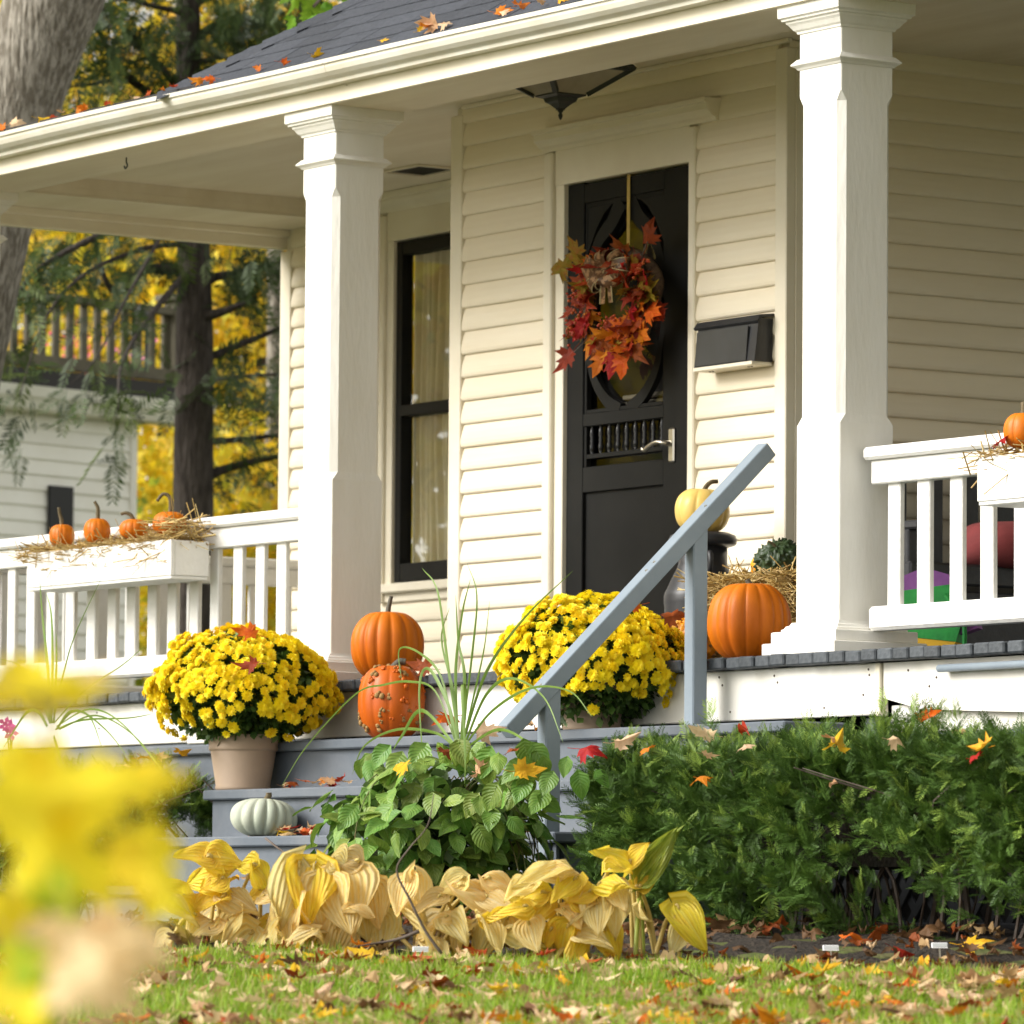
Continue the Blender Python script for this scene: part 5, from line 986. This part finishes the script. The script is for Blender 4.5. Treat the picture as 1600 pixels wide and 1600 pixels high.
for (a, c, zs, ys, n) in ((440, 552, .543, -.56, 16), (345, 500, .347, -.82, 12), (372, 440, .152, -1.09, 9), (800, 850, .347, -.82, 5), (735, 840, .743, -.33, 5)):
    for i in range(n):
        px = rl.uniform(a, c); q = at(px, 1230, y=ys+rl.uniform(-.03, .12)); k = rl.choice(['orange', 'rust', 'pale', 'red', 'tan', 'yellow'])
        fallen(Vector((q.x, q.y, zs+.012+rl.random()*.02)), rl.uniform(.05, .09), k, WORD[k]+' leaf lying on the porch steps', 'leaves on the steps', nz=Vector((rl.gauss(.2, .4), rl.gauss(-.2, .4), 1)))
for (px, k, s) in ((18, 'pale', .09), (10, 'orange', .08), (62, 'yellow', .08), (80, 'red', .05), (100, 'tan', .05), (122, 'orange', .09), (135, 'orange', .05), (165, 'red', .04), (178, 'yellow', .06), (210, 'pale', .04), (230, 'red', .05), (255, 'orange', .07), (275, 'red', .06), (300, 'tan', .06), (318, 'orange', .07), (336, 'orange', .06), (408, 'orange', .05), (440, 'orange', .08), (490, 'yellow', .09), (596, 'yellow', .05), (655, 'yellow', .06), (668, 'orange', .09), (684, 'tan', .13), (700, 'pale', .08), (775, 'orange', .09), (790, 'pale', .06), (808, 'orange', .11), (850, 'tan', .05), (872, 'yellow', .07), (905, 'orange', .06)):
    q = at(px, 200, y=-.165); fallen(Vector((q.x, -.17, 3.572+s*.18)), s, k, WORD[k]+' leaf caught along the roof gutter', 'leaves along the gutter', nz=Vector((.4+rl.gauss(0, .3), -.7, .5+rl.gauss(0, .3))), me=rl.choice(MAPLE+CURL[:5]))
for (px, py, y, z, k, lab) in ((338, 1020, -.62, None, 'red', 'dull red maple leaf on the left chrysanthemum'), (402, 1038, -.75, None, 'rust', 'dark red leaf tucked low in the left chrysanthemum'), (400, 992, -.55, None, 'orange', 'orange leaf at the top of the left chrysanthemum'), (872, 972, -.45, None, 'red', 'bright red leaf on the right chrysanthemum'), (998, 945, -.3, None, 'orange', 'orange leaf on top of the right chrysanthemum'), (1038, 965, -.25, None, 'rust', 'rust leaf right on the right chrysanthemum'), (672, 1045, -.14, None, 'rust', 'brown leaf beside the warty pumpkin'), (712, 1120, -1.3, None, 'orange', 'orange leaf at the foot of the grass in the planter'), (745, 1145, -1.4, None, 'pale', 'pale curled leaf on the vine planter'), (690, 1175, -1.55, None, 'rust', 'rust leaf on the vine planter'), (745, 1205, -1.75, None, 'tan', 'curled tan leaf in the middle of the planter'), (800, 1172, -1.6, None, 'rust', 'orange red leaf at the right of the planter'), (805, 1205, -1.7, None, 'yellow', 'yellow leaf at the right of the planter'), (636, 1195, -1.7, None, 'yellow', 'yellow leaf at the left of the planter'), (1563, 688, -.08, None, 'red', 'dark red leaf standing in the near flower box')):
    fallen(at(px, py, y=y), .11, k, lab, 'leaves caught on the pots', nz=Vector((.6, -.6, .4)), me=rl.choice(MAPLE))

# twigs and plant labels
def branch(name, pts, r, label):
    P = bez(pts, 5); n = len(P); tag(MB().tube(P, [r*(1-.75*i/(n-1)) for i in range(n)], 6).build(name, M['twig'], None, True), label, 'branch')
D_ = 16.6
branch('fallen_branch', [at(690, 1490, d=D_), at(665, 1455, d=D_), at(640, 1405, d=D_), at(620, 1360, d=D_), at(640, 1325, d=D_), at(668, 1290, d=D_), at(678, 1240, d=D_)], .005, 'long bare grey branch leaning over the withered hosta')
branch('fallen_twig', [at(655, 1455, d=D_-.05), at(620, 1468, d=D_-.05), at(580, 1475, d=D_-.05), at(550, 1480, d=D_-.05)], .006, 'thin dark twig lying across the pale hosta')
branch('thin_twig', [at(415, 1310, y=-1.2), at(450, 1335, y=-1.25), at(500, 1352, y=-1.4)], .005, 'thin curved twig in front of the second step')
for (px, py, lab) in ((1468, 1478, 'white plastic plant label standing in the soil at right'), (1298, 1482, 'small white plant label lying on the dark soil'), (657, 1484, 'white label among the hosta stalks')):
    q = at(px, py, d=16.7); t = empty('plant_label', q, lab, 'plant label'); o = MB().box(-.024, .024, -.001, .001, -.008, .012, .001).box(-.021, .021, -.0022, -.0012, -.005, .009, .0005, 1).build('plate', [pm('label_white', (.8, .8, .8), rough=.4), pm('label_grey', (.4, .41, .4), rough=.5)], t); o.rotation_euler = (R(-35), 0, R(56)); MB().tube([(0, 0, -.005), (.003, .004, -.09)], .0025, 5).build('stake', M['metal'], t)

# ------------------------------------------------------------------ behind the near railing: bench, cushion, toy bag
bb = pm('bench_black', (.02, .02, .021), (.035, .036, .04), 9, .4, .3, 60, .004); bench = empty('porch_bench', (-1.75, 2.2, 1.0), 'black wooden bench against the side wall behind the near railing', 'bench')
MB().box(-.32, .28, -.72, .75, .38, .47, .01).build('seat', bb, bench)
for y in (-.70, .68): MB().box(-.30, .30, y, y+.07, .60, .635, .008).build('armrest', bb, bench); MB().box(.16, .24, y+.002, y+.066, .0, .60, .005).build('leg', bb, bench); MB().box(-.30, -.22, y+.002, y+.066, .0, .95, .005).build('leg', bb, bench)
for i in range(7): MB().box(-.315, -.285, -.58+i*.19, -.48+i*.19, .47, .92, .006).build('back_slat', pm('bench_slat', (.07, .08, .10), (.05, .055, .07), 9, .5) if i == 0 else bench.children[-1].data.materials[0], bench)
MB().box(.20, .26, -.60, .66, .12, .36, .006).build('apron', bb, bench)
cu = ribbed(.22, .2, ribs=4, depth=.02, dip=.0, seed=2, n=32, m=14, lump=.05, square=.5); cq = at(1545, 860, x=-1.55); co = tag(cu.build('seat_cushion', pm('maroon_cloth', (.20, .035, .035), (.16, .03, .03), 14, .9, .4, 200, .002), None, True), 'dark red cushion on the black bench', 'cushion'); co.location = (cq.x, cq.y+.1, 1.45); co.rotation_euler = (0, 0, .3)
tb = at(1440, 950, y=.62); bag = empty('toy_bag', (tb.x, .62, 1.0), 'bright green purple and yellow cloth bag behind the near railing', 'bag'); bag.rotation_euler = (0, R(6), R(40)); bag.scale = (.8, .8, .85)
gm_ = pm('bag_green', (.02, .30, .05), (.015, .20, .04), 9, .6, .2, 50); pm_ = pm('bag_purple', (.22, .07, .26), (.16, .05, .2), 9, .7); ym_ = pm('bag_yellow', (.62, .36, .02), rough=.6)
MB().prism([(-.17, .10), (.17, .10), (.20, .24), (.13, .35), (-.10, .30), (-.20, .22)], 1, -.09, .09).build('body', gm_, bag); MB().prism([(-.15, .005), (.12, .005), (.17, .099), (-.17, .099)], 1, -.088, .088).build('bottom', ym_, bag)
MB().prism([(-.10, .301), (.13, .351), (.10, .39), (-.02, .41), (-.12, .36)], 1, -.08, .08).build('top', pm_, bag); MB().prism([(.17, .13), (.26, .17), (.24, .23), (.19, .21)], 1, -.06, .06).build('flap', pm_, bag); MB().tube(bez([(.1, -.1, .3), (.2, -.12, .2), (.22, -.1, .02)], 5), .012, 6).build('strap', gm_, bag)

# ------------------------------------------------------------------ background: shed with roof deck
sc_ = at(212, 700, d=45); ang = math.atan2((RH*.65+FH*.76).y, (RH*.65+FH*.76).x)
shed = empty('garden_shed', (sc_.x, sc_.y, 0), 'pale clapboard shed with a railed roof deck beyond the porch', 'shed'); shed.rotation_euler = (0, 0, ang)
zt = 4.02; MB().box(-6, 0, .02, 5, 0, zt).build('wall', M['shed'], shed)
_ss = MB().prism([(0, 0), (-.02, 0), (-.022, .01), (-.004, .135), (0, .135)], 0, 0, 1).mesh('siding_board')
for k in range(32): obj('siding_board', _ss, M['shed'], shed, (-6, .02, zt-.03-.1235*(k+1)), None, (5.99, 1, 1))
MB().box(-.06, .012, -.012, .03, 0, zt-.02).build('corner_board', M['shed'], shed)
MB().prism([(-.02, zt-.04), (-.20, zt-.03), (-.24, zt+.03), (-.27, zt+.06), (-.30, zt+.14), (-.02, zt+.16)], 0, -6.2, .62).build('cornice', M['shed'], shed)
wd = pm('weathered_rail', (.14, .125, .085), (.10, .09, .06), 9, .8, .4, 60, .004)
MB().box(-6.1, .45, -.12, 4.8, zt+.162, zt+.30).build('roof_deck', pm('deck_dark', (.03, .028, .025), rough=.8), shed)
MB().box(-6.1, .40, -.06, .02, zt+.32, zt+.42).build('bottom_rail', wd, shed); MB().box(-6.1, .40, -.07, .03, zt+.86, zt+.92).build('top_rail', wd, shed)
for k in range(42): MB().box(-6.05+k*.155, -5.98+k*.155, -.0, .035, zt+.41, zt+.87).build('baluster', wd, shed)
MB().box(.36, .50, -.08, .06, zt+.16, zt+.98).box(.31, .55, -.13, .11, zt+.98, zt+1.03).build('post', wd, shed)
dp = MB().box(-.99, -.72, -.03, -.005, 2.90, 3.42).build('hatch', pm('hatch_black', (.012, .012, .012), rough=.6), shed)
MB().lathe([(.035, 0), (.035, .01)], 16).build('knob', M['white'], dp); dp.children[0].rotation_euler = (R(90), 0, 0); dp.children[0].location = (-.855, -.03, 3.06)
# lantern on the deck rail
lq = at(219, 505, d=44.6); ln = empty('deck_lantern', lq, 'small open sided lantern above the shed deck rail', 'lantern')
MB().lathe([(.10, .06), (.09, .075), (.02, .11), (.01, .14)], 8).build('roof', M['iron'], ln)
for k in range(4): a = k*PI/2+.4; MB().tube([(.075*math.cos(a), .075*math.sin(a), .06), (.075*math.cos(a), .075*math.sin(a), -.38)], .010, 6).build('tube', M['iron'], ln)
# flower pots on the shed deck
for (px, py, c) in ((145, 600, (.6, .1, .3)), (190, 560, (.6, .1, .3)), (118, 545, (.6, .05, .1))):
    q = at(px, py, d=46); t = empty('deck_flowers', q, 'pink flowers behind the shed deck rail, '+{145: 'lowest', 190: 'right', 118: 'left'}[px]+' group', 'flowers'); b = MB(); r_ = random.Random(px)
    for i in range(40): v = Vector((r_.gauss(0, .1), r_.gauss(0, .1), r_.gauss(0, .12))); b.add([v+Vector((.02, 0, 0)), v+Vector((0, 0, .025)), v+Vector((-.02, 0, 0)), v+Vector((0, -.01, -.02))], [(0, 1, 2, 3)])
    b.build('bloom', pm('deck_pink', c, rough=.6), t, fix=False)

# ------------------------------------------------------------------ trees
M['leafy'] = pm('tree_leaf', (1, 1, 1), (.8, .8, .75), 2, .5, tone=True, translucent=.5, coord='Position')
STAR = ([(0, 0, 0), (.28, .05, .03), (.5, .42, -.03), (.22, .5, .03), (0, 1, -.06), (-.22, .5, .03), (-.5, .42, -.03), (-.28, .05, .03)], [(0, 1, 2, 3), (0, 3, 4, 5), (0, 5, 6, 7)])
TONES = {'gold': [(.90, .68, .03), (.95, .80, .07), (.84, .56, .03), (.72, .68, .06)], 'mix': [(.74, .58, .03), (.40, .46, .04), (.84, .58, .03), (.26, .34, .04)], 'amber': [(.86, .54, .03), (.78, .42, .02), (.90, .68, .04)], 'green': [(.07, .12, .02), (.10, .17, .025), (.05, .09, .015)]}
def tree(name, base, h, crown, tone, n, label, seed, leaf=(.10, .17), trunk=.18, bark='dbark', clumps=34, group='autumn trees beyond the shed'):
    rng = np.random.default_rng(seed); rnd = random.Random(seed); t = empty(name, base, label, 'tree', group); cz, rx, rz = crown
    P = [Vector((0, 0, -.2)), Vector((rnd.gauss(0, .1), rnd.gauss(0, .1), cz*.5)), Vector((rnd.gauss(0, .25), rnd.gauss(0, .25), cz)), Vector((rnd.gauss(0, .3), rnd.gauss(0, .3), cz+rz*.8))]
    P = bez(P, 5); m_ = len(P); MB().tube(P, [trunk*(1.25 if i == 0 else 1-.85*i/(m_-1)) for i in range(m_)], 10).build('trunk', M[bark], t, True)
    cc = []
    for i in range(clumps):
        v = rng.normal(size=3); v /= np.linalg.norm(v); r = rng.uniform(.35, 1.0); c = v*np.array([rx, rx, rz])*r+np.array([0, 0, cz]); cc.append(c)
        if i < 14: q = Vector(c); s0 = Vector((0, 0, max(.4, c[2]-rx*.45))); MB().tube(bez([s0*.98, s0.lerp(q, .5)+Vector((0, 0, .15)), q], 4), [trunk*.34*(1-.85*k/8) for k in range(9)], 6).build('limb', M[bark], t, True)
    cc = np.array(cc); ids = rng.integers(0, clumps, n); sp = rng.uniform(.28, .42, clumps)*rx; pos = cc[ids]+rng.normal(size=(n, 3))*sp[ids][:, None]*np.array([1, 1, .8]); tn = np.array(TONES[tone]); ct = rng.integers(0, len(tn), clumps); pick = np.where(rng.random(n) < .6, ct[ids], rng.integers(0, len(tn), n))
    dirs = rng.normal(size=(n, 3))+np.array([0, 0, -.6]); cols = tn[pick]*rng.uniform(.75, 1.15, (n, 1))
    tag(obj('crown', scatter('crown', *STAR, pos, basis(dirs, rng.normal(size=(n, 3))+np.array([0, 0, .8])), rng.uniform(*leaf, n), cols), M['leafy'], t), kind='stuff'); return t
def tb_(px, d): q = at(px, 1400, d=d); return (q.x, q.y, 0)
tree('maple_tree', tb_(60, 56), 9, (5.2, 2.6, 2.6), 'gold', 8500, 'golden maple behind the left end of the shed deck', 1)
tree('maple_tree', tb_(390, 53), 9, (5.6, 1.9, 3.4), 'gold', 8500, 'golden maple showing between the dark trunk and the house corner', 2)
tree('maple_tree', tb_(235, 62), 11, (8.6, 2.4, 2.4), 'gold', 8000, 'yellow green maple high behind the dark conifer', 3)
tree('maple_tree', tb_(-260, 60), 11, (7.6, 2.8, 3.2), 'amber', 7000, 'amber tree half hidden behind the grey trunk', 4)
tree('maple_tree', tb_(610, 62), 11, (8.2, 2.8, 3.4), 'amber', 7000, 'amber maple behind the porch roof', 6)
tree('maple_tree', tb_(300, 50), 5, (2.6, 1.1, 1.5), 'mix', 4200, 'low yellow green bush between shed and dark trunk', 8, (.08, .13), .06)
tree('maple_tree', tb_(440, 47), 5, (2.9, 1.0, 1.6), 'gold', 4200, 'low golden bush right beside the house corner', 9, (.08, .13), .06)
# trees standing outside the photo: front ones mirror in the window, right ones are added to shade the porch
for i, (x, y, tn, hh, r_) in enumerate(((-19, -6.5, 'gold', 5.5, 3.4), (-25, -12, 'mix', 6.5, 4.2), (-15, -13, 'gold', 6, 3.0), (-31, -4, 'amber', 6.5, 4), (-33, -20, 'green', 8, 5), (14, 7, 'amber', 6, 3.6), (20, 1, 'mix', 6.5, 4.0), (9.5, 11, 'green', 7, 4))):
    tree('yard_tree', (x, y, -.2), 9, (hh, r_, r_*1.0), tn, 5200, ['golden', 'yellow green', 'golden', 'amber', 'green', 'amber', 'yellow green', 'green'][i]+' yard tree outside the photo, mirrored in the window' if i < 5 else ['amber', 'mixed', 'green'][i-5]+' unseen tree added right of the porch to shade its side', 20+i, (.20, .34), .2, group='yard trees outside the photo')
# near grey trunk
def trunk_px(pts, d):
    out = []
    for (px, py, w) in pts: out.append((at(px, py, d=d), w*d/FPX/2))
    return out
T = trunk_px([(-170, 1460, 190), (-140, 1100, 150), (-105, 800, 132), (-52, 560, 118), (-26, 420, 122), (2, 280, 126), (30, 160, 132), (62, 60, 142), (95, -40, 160), (150, -240, 150), (190, -500, 130)], 31)
gt = empty('grey_tree', T[0][0], 'thick leaning grey barked tree trunk behind the left porch corner', 'tree'); P = bez([p-gt.location for p, r in T], 5); rad = np.interp(np.linspace(0, len(T)-1, len(P)), range(len(T)), [r for p, r in T])
bk = MB().tube(P, list(rad), 40).build('trunk', M['bark'], gt, True)
for (a, b_, c, r) in (((120, -150), (40, -420), (-80, -640), .09), ((170, -350), (330, -560), (420, -800), .10)): MB().tube(bez([at(*a, d=31)-gt.location, at(*b_, d=31.4)-gt.location, at(*c, d=32)-gt.location], 5), [r*(1-.6*i/10) for i in range(11)], 10).build('limb', M['bark'], gt, True)
rng = np.random.default_rng(5); n = 2600; cpos = np.array([list(at(-80, -640, d=32)-gt.location), list(at(420, -800, d=32)-gt.location), list(at(150, -780, d=31)-gt.location)])[rng.integers(0, 3, n)]+rng.normal(size=(n, 3))*.75
tag(obj('crown', scatter('crown', *STAR, cpos, basis(rng.normal(size=(n, 3))+[0, 0, -.6], rng.normal(size=(n, 3))+[0, 0, .8]), rng.uniform(.09, .15, n), np.array(TONES['mix'])[rng.integers(0, 4, n)]), M['leafy'], gt), kind='stuff')
# dark conifer with drooping sprays
T = trunk_px([(300, 1450, 84), (303, 1000, 66), (302, 760, 64), (304, 560, 60), (303, 420, 54), (298, 250, 44), (294, 60, 40), (292, -150, 34), (292, -420, 24), (292, -700, 8)], 38)
cf_ = empty('conifer_tree', T[0][0], 'dark trunked hemlock with crooked limbs and drooping green sprays', 'tree'); P = bez([p-cf_.location for p, r in T], 4); rad = np.interp(np.linspace(0, len(T)-1, len(P)), range(len(T)), [r for p, r in T])
MB().tube(P, list(rad), 16).build('trunk', M['dbark'], cf_, True)
limbs = [([(290, 425), (255, 420), (222, 424), (190, 455), (165, 438), (148, 372), (140, 330)], .045, -.3), ([(310, 495), (345, 488), (395, 468)], .05, -.2), ([(310, 565), (360, 545), (440, 512), (520, 480)], .035, .2), ([(318, 690), (360, 688), (440, 680), (520, 676)], .03, .3), ([(318, 745), (370, 728), (440, 712), (530, 700)], .04, .2), ([(290, 150), (262, 118), (225, 75), (185, 35), (150, -20)], .035, -.4), ([(290, 200), (230, 145), (190, 108), (160, 60), (140, 20)], .04, -.3), ([(235, 150), (195, 125), (140, 132), (102, 136)], .025, -.3), ([(310, 440), (350, 430), (400, 420), (470, 400)], .04, .1), ([(300, 330), (240, 340), (150, 370), (60, 420), (20, 470)], .04, -.8),
         ([(292, 380), (220, 390), (130, 430), (70, 500), (30, 620)], .022, -1.2), ([(292, 300), (240, 390), (190, 480), (150, 560), (110, 600)], .016, -1.6), ([(296, 420), (230, 500), (190, 570), (185, 640)], .025, -1.9), ([(300, 60), (370, 30), (440, 40), (500, 60)], .035, .3), ([(298, 10), (380, -30), (470, -10), (540, 20)], .03, .1), ([(296, -40), (200, -60), (110, -10), (60, 40)], .03, -.5), ([(300, 100), (350, 90), (420, 100)], .025, -.2), ([(290, 20), (240, 10), (180, 0), (120, 60)], .025, -.6), ([(300, 600), (360, 590), (440, 585), (500, 590)], .02, -.3)]
rng = np.random.default_rng(8); SP, SDr, SS = [], [], []
for (pp, r, dd) in limbs:
    Q = bez([at(a, b_, d=38+dd*i/(len(pp)-1)*1.6)-cf_.location for i, (a, b_) in enumerate(pp)], 6); m_ = len(Q); MB().tube(Q, [r*(1-.8*i/(m_-1)) for i in range(m_)], 7).build('limb', M['dbark'], cf_, True)
    den = {0: 3, 1: 0, 2: 5, 3: 5, 4: 4, 5: 5, 6: 4, 7: 3, 9: 5, 10: 2, 11: 1, 12: 2}.get(limbs.index((pp, r, dd)), 8)
    for i in range(2, m_):
        for k in range(int(rng.poisson(den*.5))):
            t_ = (Q[i]-Q[i-1]).normalized(); side = rng.normal(size=3); o = np.array(Q[i])+rng.normal(size=3)*np.array([.14, .14, .10])+np.array([0, 0, -.04]); dr = np.array(t_)*.6+side*.6+np.array([0, 0, -.55]); SP.append(o); SDr.append(dr); SS.append(rng.uniform(.16, .36))
def spray_px(px, py, n, sx, sy, d, dz=-.7):
    for i in range(int(n*.36)): q = at(px+rng.normal()*sx, py+rng.normal()*sy, d=d+rng.normal()*.3)-cf_.location; SP.append(np.array(q)); SDr.append(rng.normal(size=3)*.55+np.array([0, 0, dz])); SS.append(rng.uniform(.15, .34))
for a in ((80, 400, 100, 55, 22), (45, 470, 40, 25, 30), (32, 640, 40, 14, 36), (16, 560, 20, 12, 26), (160, 610, 26, 35, 10), (190, 650, 26, 12, 34), (110, 640, 12, 16, 14), (180, 700, 22, 10, 22), (390, 410, 110, 40, 22), (420, 50, 170, 70, 45), (360, 20, 120, 40, 40), (120, 60, 34, 40, 60), (110, 160, 16, 25, 40), (210, 190, 20, 50, 50), (470, 0, 90, 40, 40), (225, 40, 34, 40, 40), (240, 260, 16, 40, 40), (360, 590, 20, 30, 8), (390, 660, 14, 30, 12)): spray_px(*a, d=37.6 if a[1] > 560 else 38)
SP, SDr, SS = np.array(SP), np.array(SDr), np.array(SS); n = len(SP); tn = np.array([(.045, .075, .016), (.06, .10, .018), (.10, .14, .025), (.03, .05, .014)])[rng.integers(0, 4, n)]
tag(obj('foliage', scatter('foliage', *SPR, SP, basis(SDr, rng.normal(size=(n, 3))*.6+[.6, -.5, .5]), SS, tn), pm('hemlock_needle', (1, 1, 1), (.8, .85, .8), 4, .55, tone=True, translucent=.2, coord='Position'), cf_), kind='stuff')
T = trunk_px([(432, 1440, 36), (432, 900, 30), (428, 760, 30), (430, 500, 26), (428, 300, 24), (420, 0, 20), (420, -400, 10)], 48)
st_ = empty('slim_tree', T[0][0], 'slim grey trunk beside the house corner', 'tree'); P = bez([p-st_.location for p, r in T], 4); rad = np.interp(np.linspace(0, len(T)-1, len(P)), range(len(T)), [r for p, r in T]); MB().tube(P, list(rad), 12).build('trunk', M['bark'], st_, True)
for (pp, r) in (([(428, 790), (380, 800), (340, 790)], .02), ([(428, 650), (400, 640), (380, 630), (345, 632)], .022), ([(430, 590), (450, 540), (470, 500)], .02)): Q = bez([at(a, b_, d=47.6)-st_.location for a, b_ in pp], 5); MB().tube(Q, [r*(1-.7*i/(len(Q)-1)) for i in range(len(Q))], 6).build('limb', M['twig'], st_, True)
rng = np.random.default_rng(15); n = 1600; cpos = np.array(list(at(420, -420, d=48)-st_.location))+rng.normal(size=(n, 3))*.7
tag(obj('crown', scatter('crown', *STAR, cpos, basis(rng.normal(size=(n, 3)), rng.normal(size=(n, 3))+[0, 0, .8]), rng.uniform(.09, .15, n), np.array(TONES['gold'])[rng.integers(0, 4, n)]), M['leafy'], st_), kind='stuff')
# bright green maple twig above the roof edge
q = at(500, 20, d=30); gm2 = empty('maple_spray', q, 'bright green maple leaves above the roof edge', 'branch'); rg = random.Random(4); gl_ = leafmat('leaf_green', (.14, .30, .02), (.22, .38, .03), tl=.45)
MB().tube(bez([at(560, -120, d=30.5)-q, at(530, -40, d=30.2)-q, at(490, 10, d=30)-q], 5), .01, 5).build('twig', M['twig'], gm2)
for i in range(16): p = at(rg.uniform(455, 530), rg.uniform(-25, 32), d=30+rg.gauss(0, .15))-q; s = rg.uniform(.10, .15); o = obj('leaf', rg.choice(MAPLE), gl_, gm2); o.matrix_local = frame(Vector((rg.gauss(0, .6), rg.gauss(0, .6), -.6)), Vector((.6, -.5, .5)), p, (s, s, s))

# ------------------------------------------------------------------ young tree close to the camera, far out of focus
fq = at(90, 1850, d=4.4); sap = empty('yellow_sapling', (fq.x, fq.y, ground_z(fq.x, fq.y)), 'blurred yellow leaved sapling close in front at lower left', 'sapling')
fy = leafmat('near_yellow', (.97, .82, .04), (.94, .72, .04), tl=.5, rand=.06, hue=.008); fpch = leafmat('near_peach', (.92, .72, .42), (.88, .62, .32), tl=.45, rand=.05, hue=.005); fgr = leafmat('near_green', (.36, .50, .02), (.44, .52, .03), tl=.45, rand=.05, hue=.005)
stm = [Vector((0, 0, 0)), at(80, 1640, d=4.4)-sap.location, at(95, 1450, d=4.4)-sap.location, at(90, 1250, d=4.4)-sap.location, at(60, 1080, d=4.4)-sap.location]; MB().tube(bez(stm, 5), [.006*(1-.7*i/20) for i in range(21)], 6).build('stem', M['twig'], sap, True)
rf = random.Random(3)
for (bx, by, tx, ty, w, m_, d) in ((20, 1085, 150, 1080, 75, fy, 4.2), (-10, 1060, 70, 1090, 80, fy, 4.3), (90, 1100, 160, 1045, 36, fpch, 4.4), (30, 1250, 215, 1225, 130, fy, 4.1), (120, 1260, 235, 1200, 80, fy, 4.3), (-20, 1220, 60, 1340, 120, fy, 4.0), (60, 1290, 170, 1400, 130, fy, 4.1), (215, 1290, 235, 1430, 95, fy, 4.2), (225, 1340, 290, 1440, 60, fy, 4.4), (80, 1360, 120, 1460, 75, fgr, 4.1), (20, 1390, 80, 1360, 70, fy, 4.2), (-20, 1400, 60, 1500, 110, fy, 4.1), (120, 1470, 235, 1500, 100, fpch, 4.0), (160, 1510, 60, 1560, 110, fpch, 3.9), (215, 1440, 200, 1540, 80, fpch, 4.1), (-10, 1520, 70, 1600, 120, fy, 4.0), (10, 1480, 50, 1540, 70, fgr, 4.0), (100, 1540, 40, 1620, 80, fgr, 4.0), (40, 1160, 10, 1290, 90, fy, 4.1), (170, 1330, 250, 1400, 90, fy, 4.15), (120, 1440, 190, 1560, 110, fpch, 4.0), (30, 1460, 120, 1500, 110, fpch, 4.05), (200, 1230, 285, 1215, 60, fy, 4.3)):
    d *= 1.05; a, b_ = at(bx, by, d=d), at(tx, ty, d=d+rf.uniform(-.03, .03)); L = (b_-a).length; o = obj('leaf', rf.choice(MAPLE), m_, sap); o.matrix_local = frame(b_-a, -CF+Vector((rf.gauss(0, .25), rf.gauss(0, .25), rf.gauss(.1, .25))), a-sap.location, (w*d/FPX*1.5, L*1.25, L))
    hook = at(90, min(1640, max(1090, by+30)), d=4.4)-sap.location; MB().tube([hook, (hook+a-sap.location)/2+Vector((0, 0, .004)), a-sap.location], .0012, 4).build('stalk', M['twig'], sap)
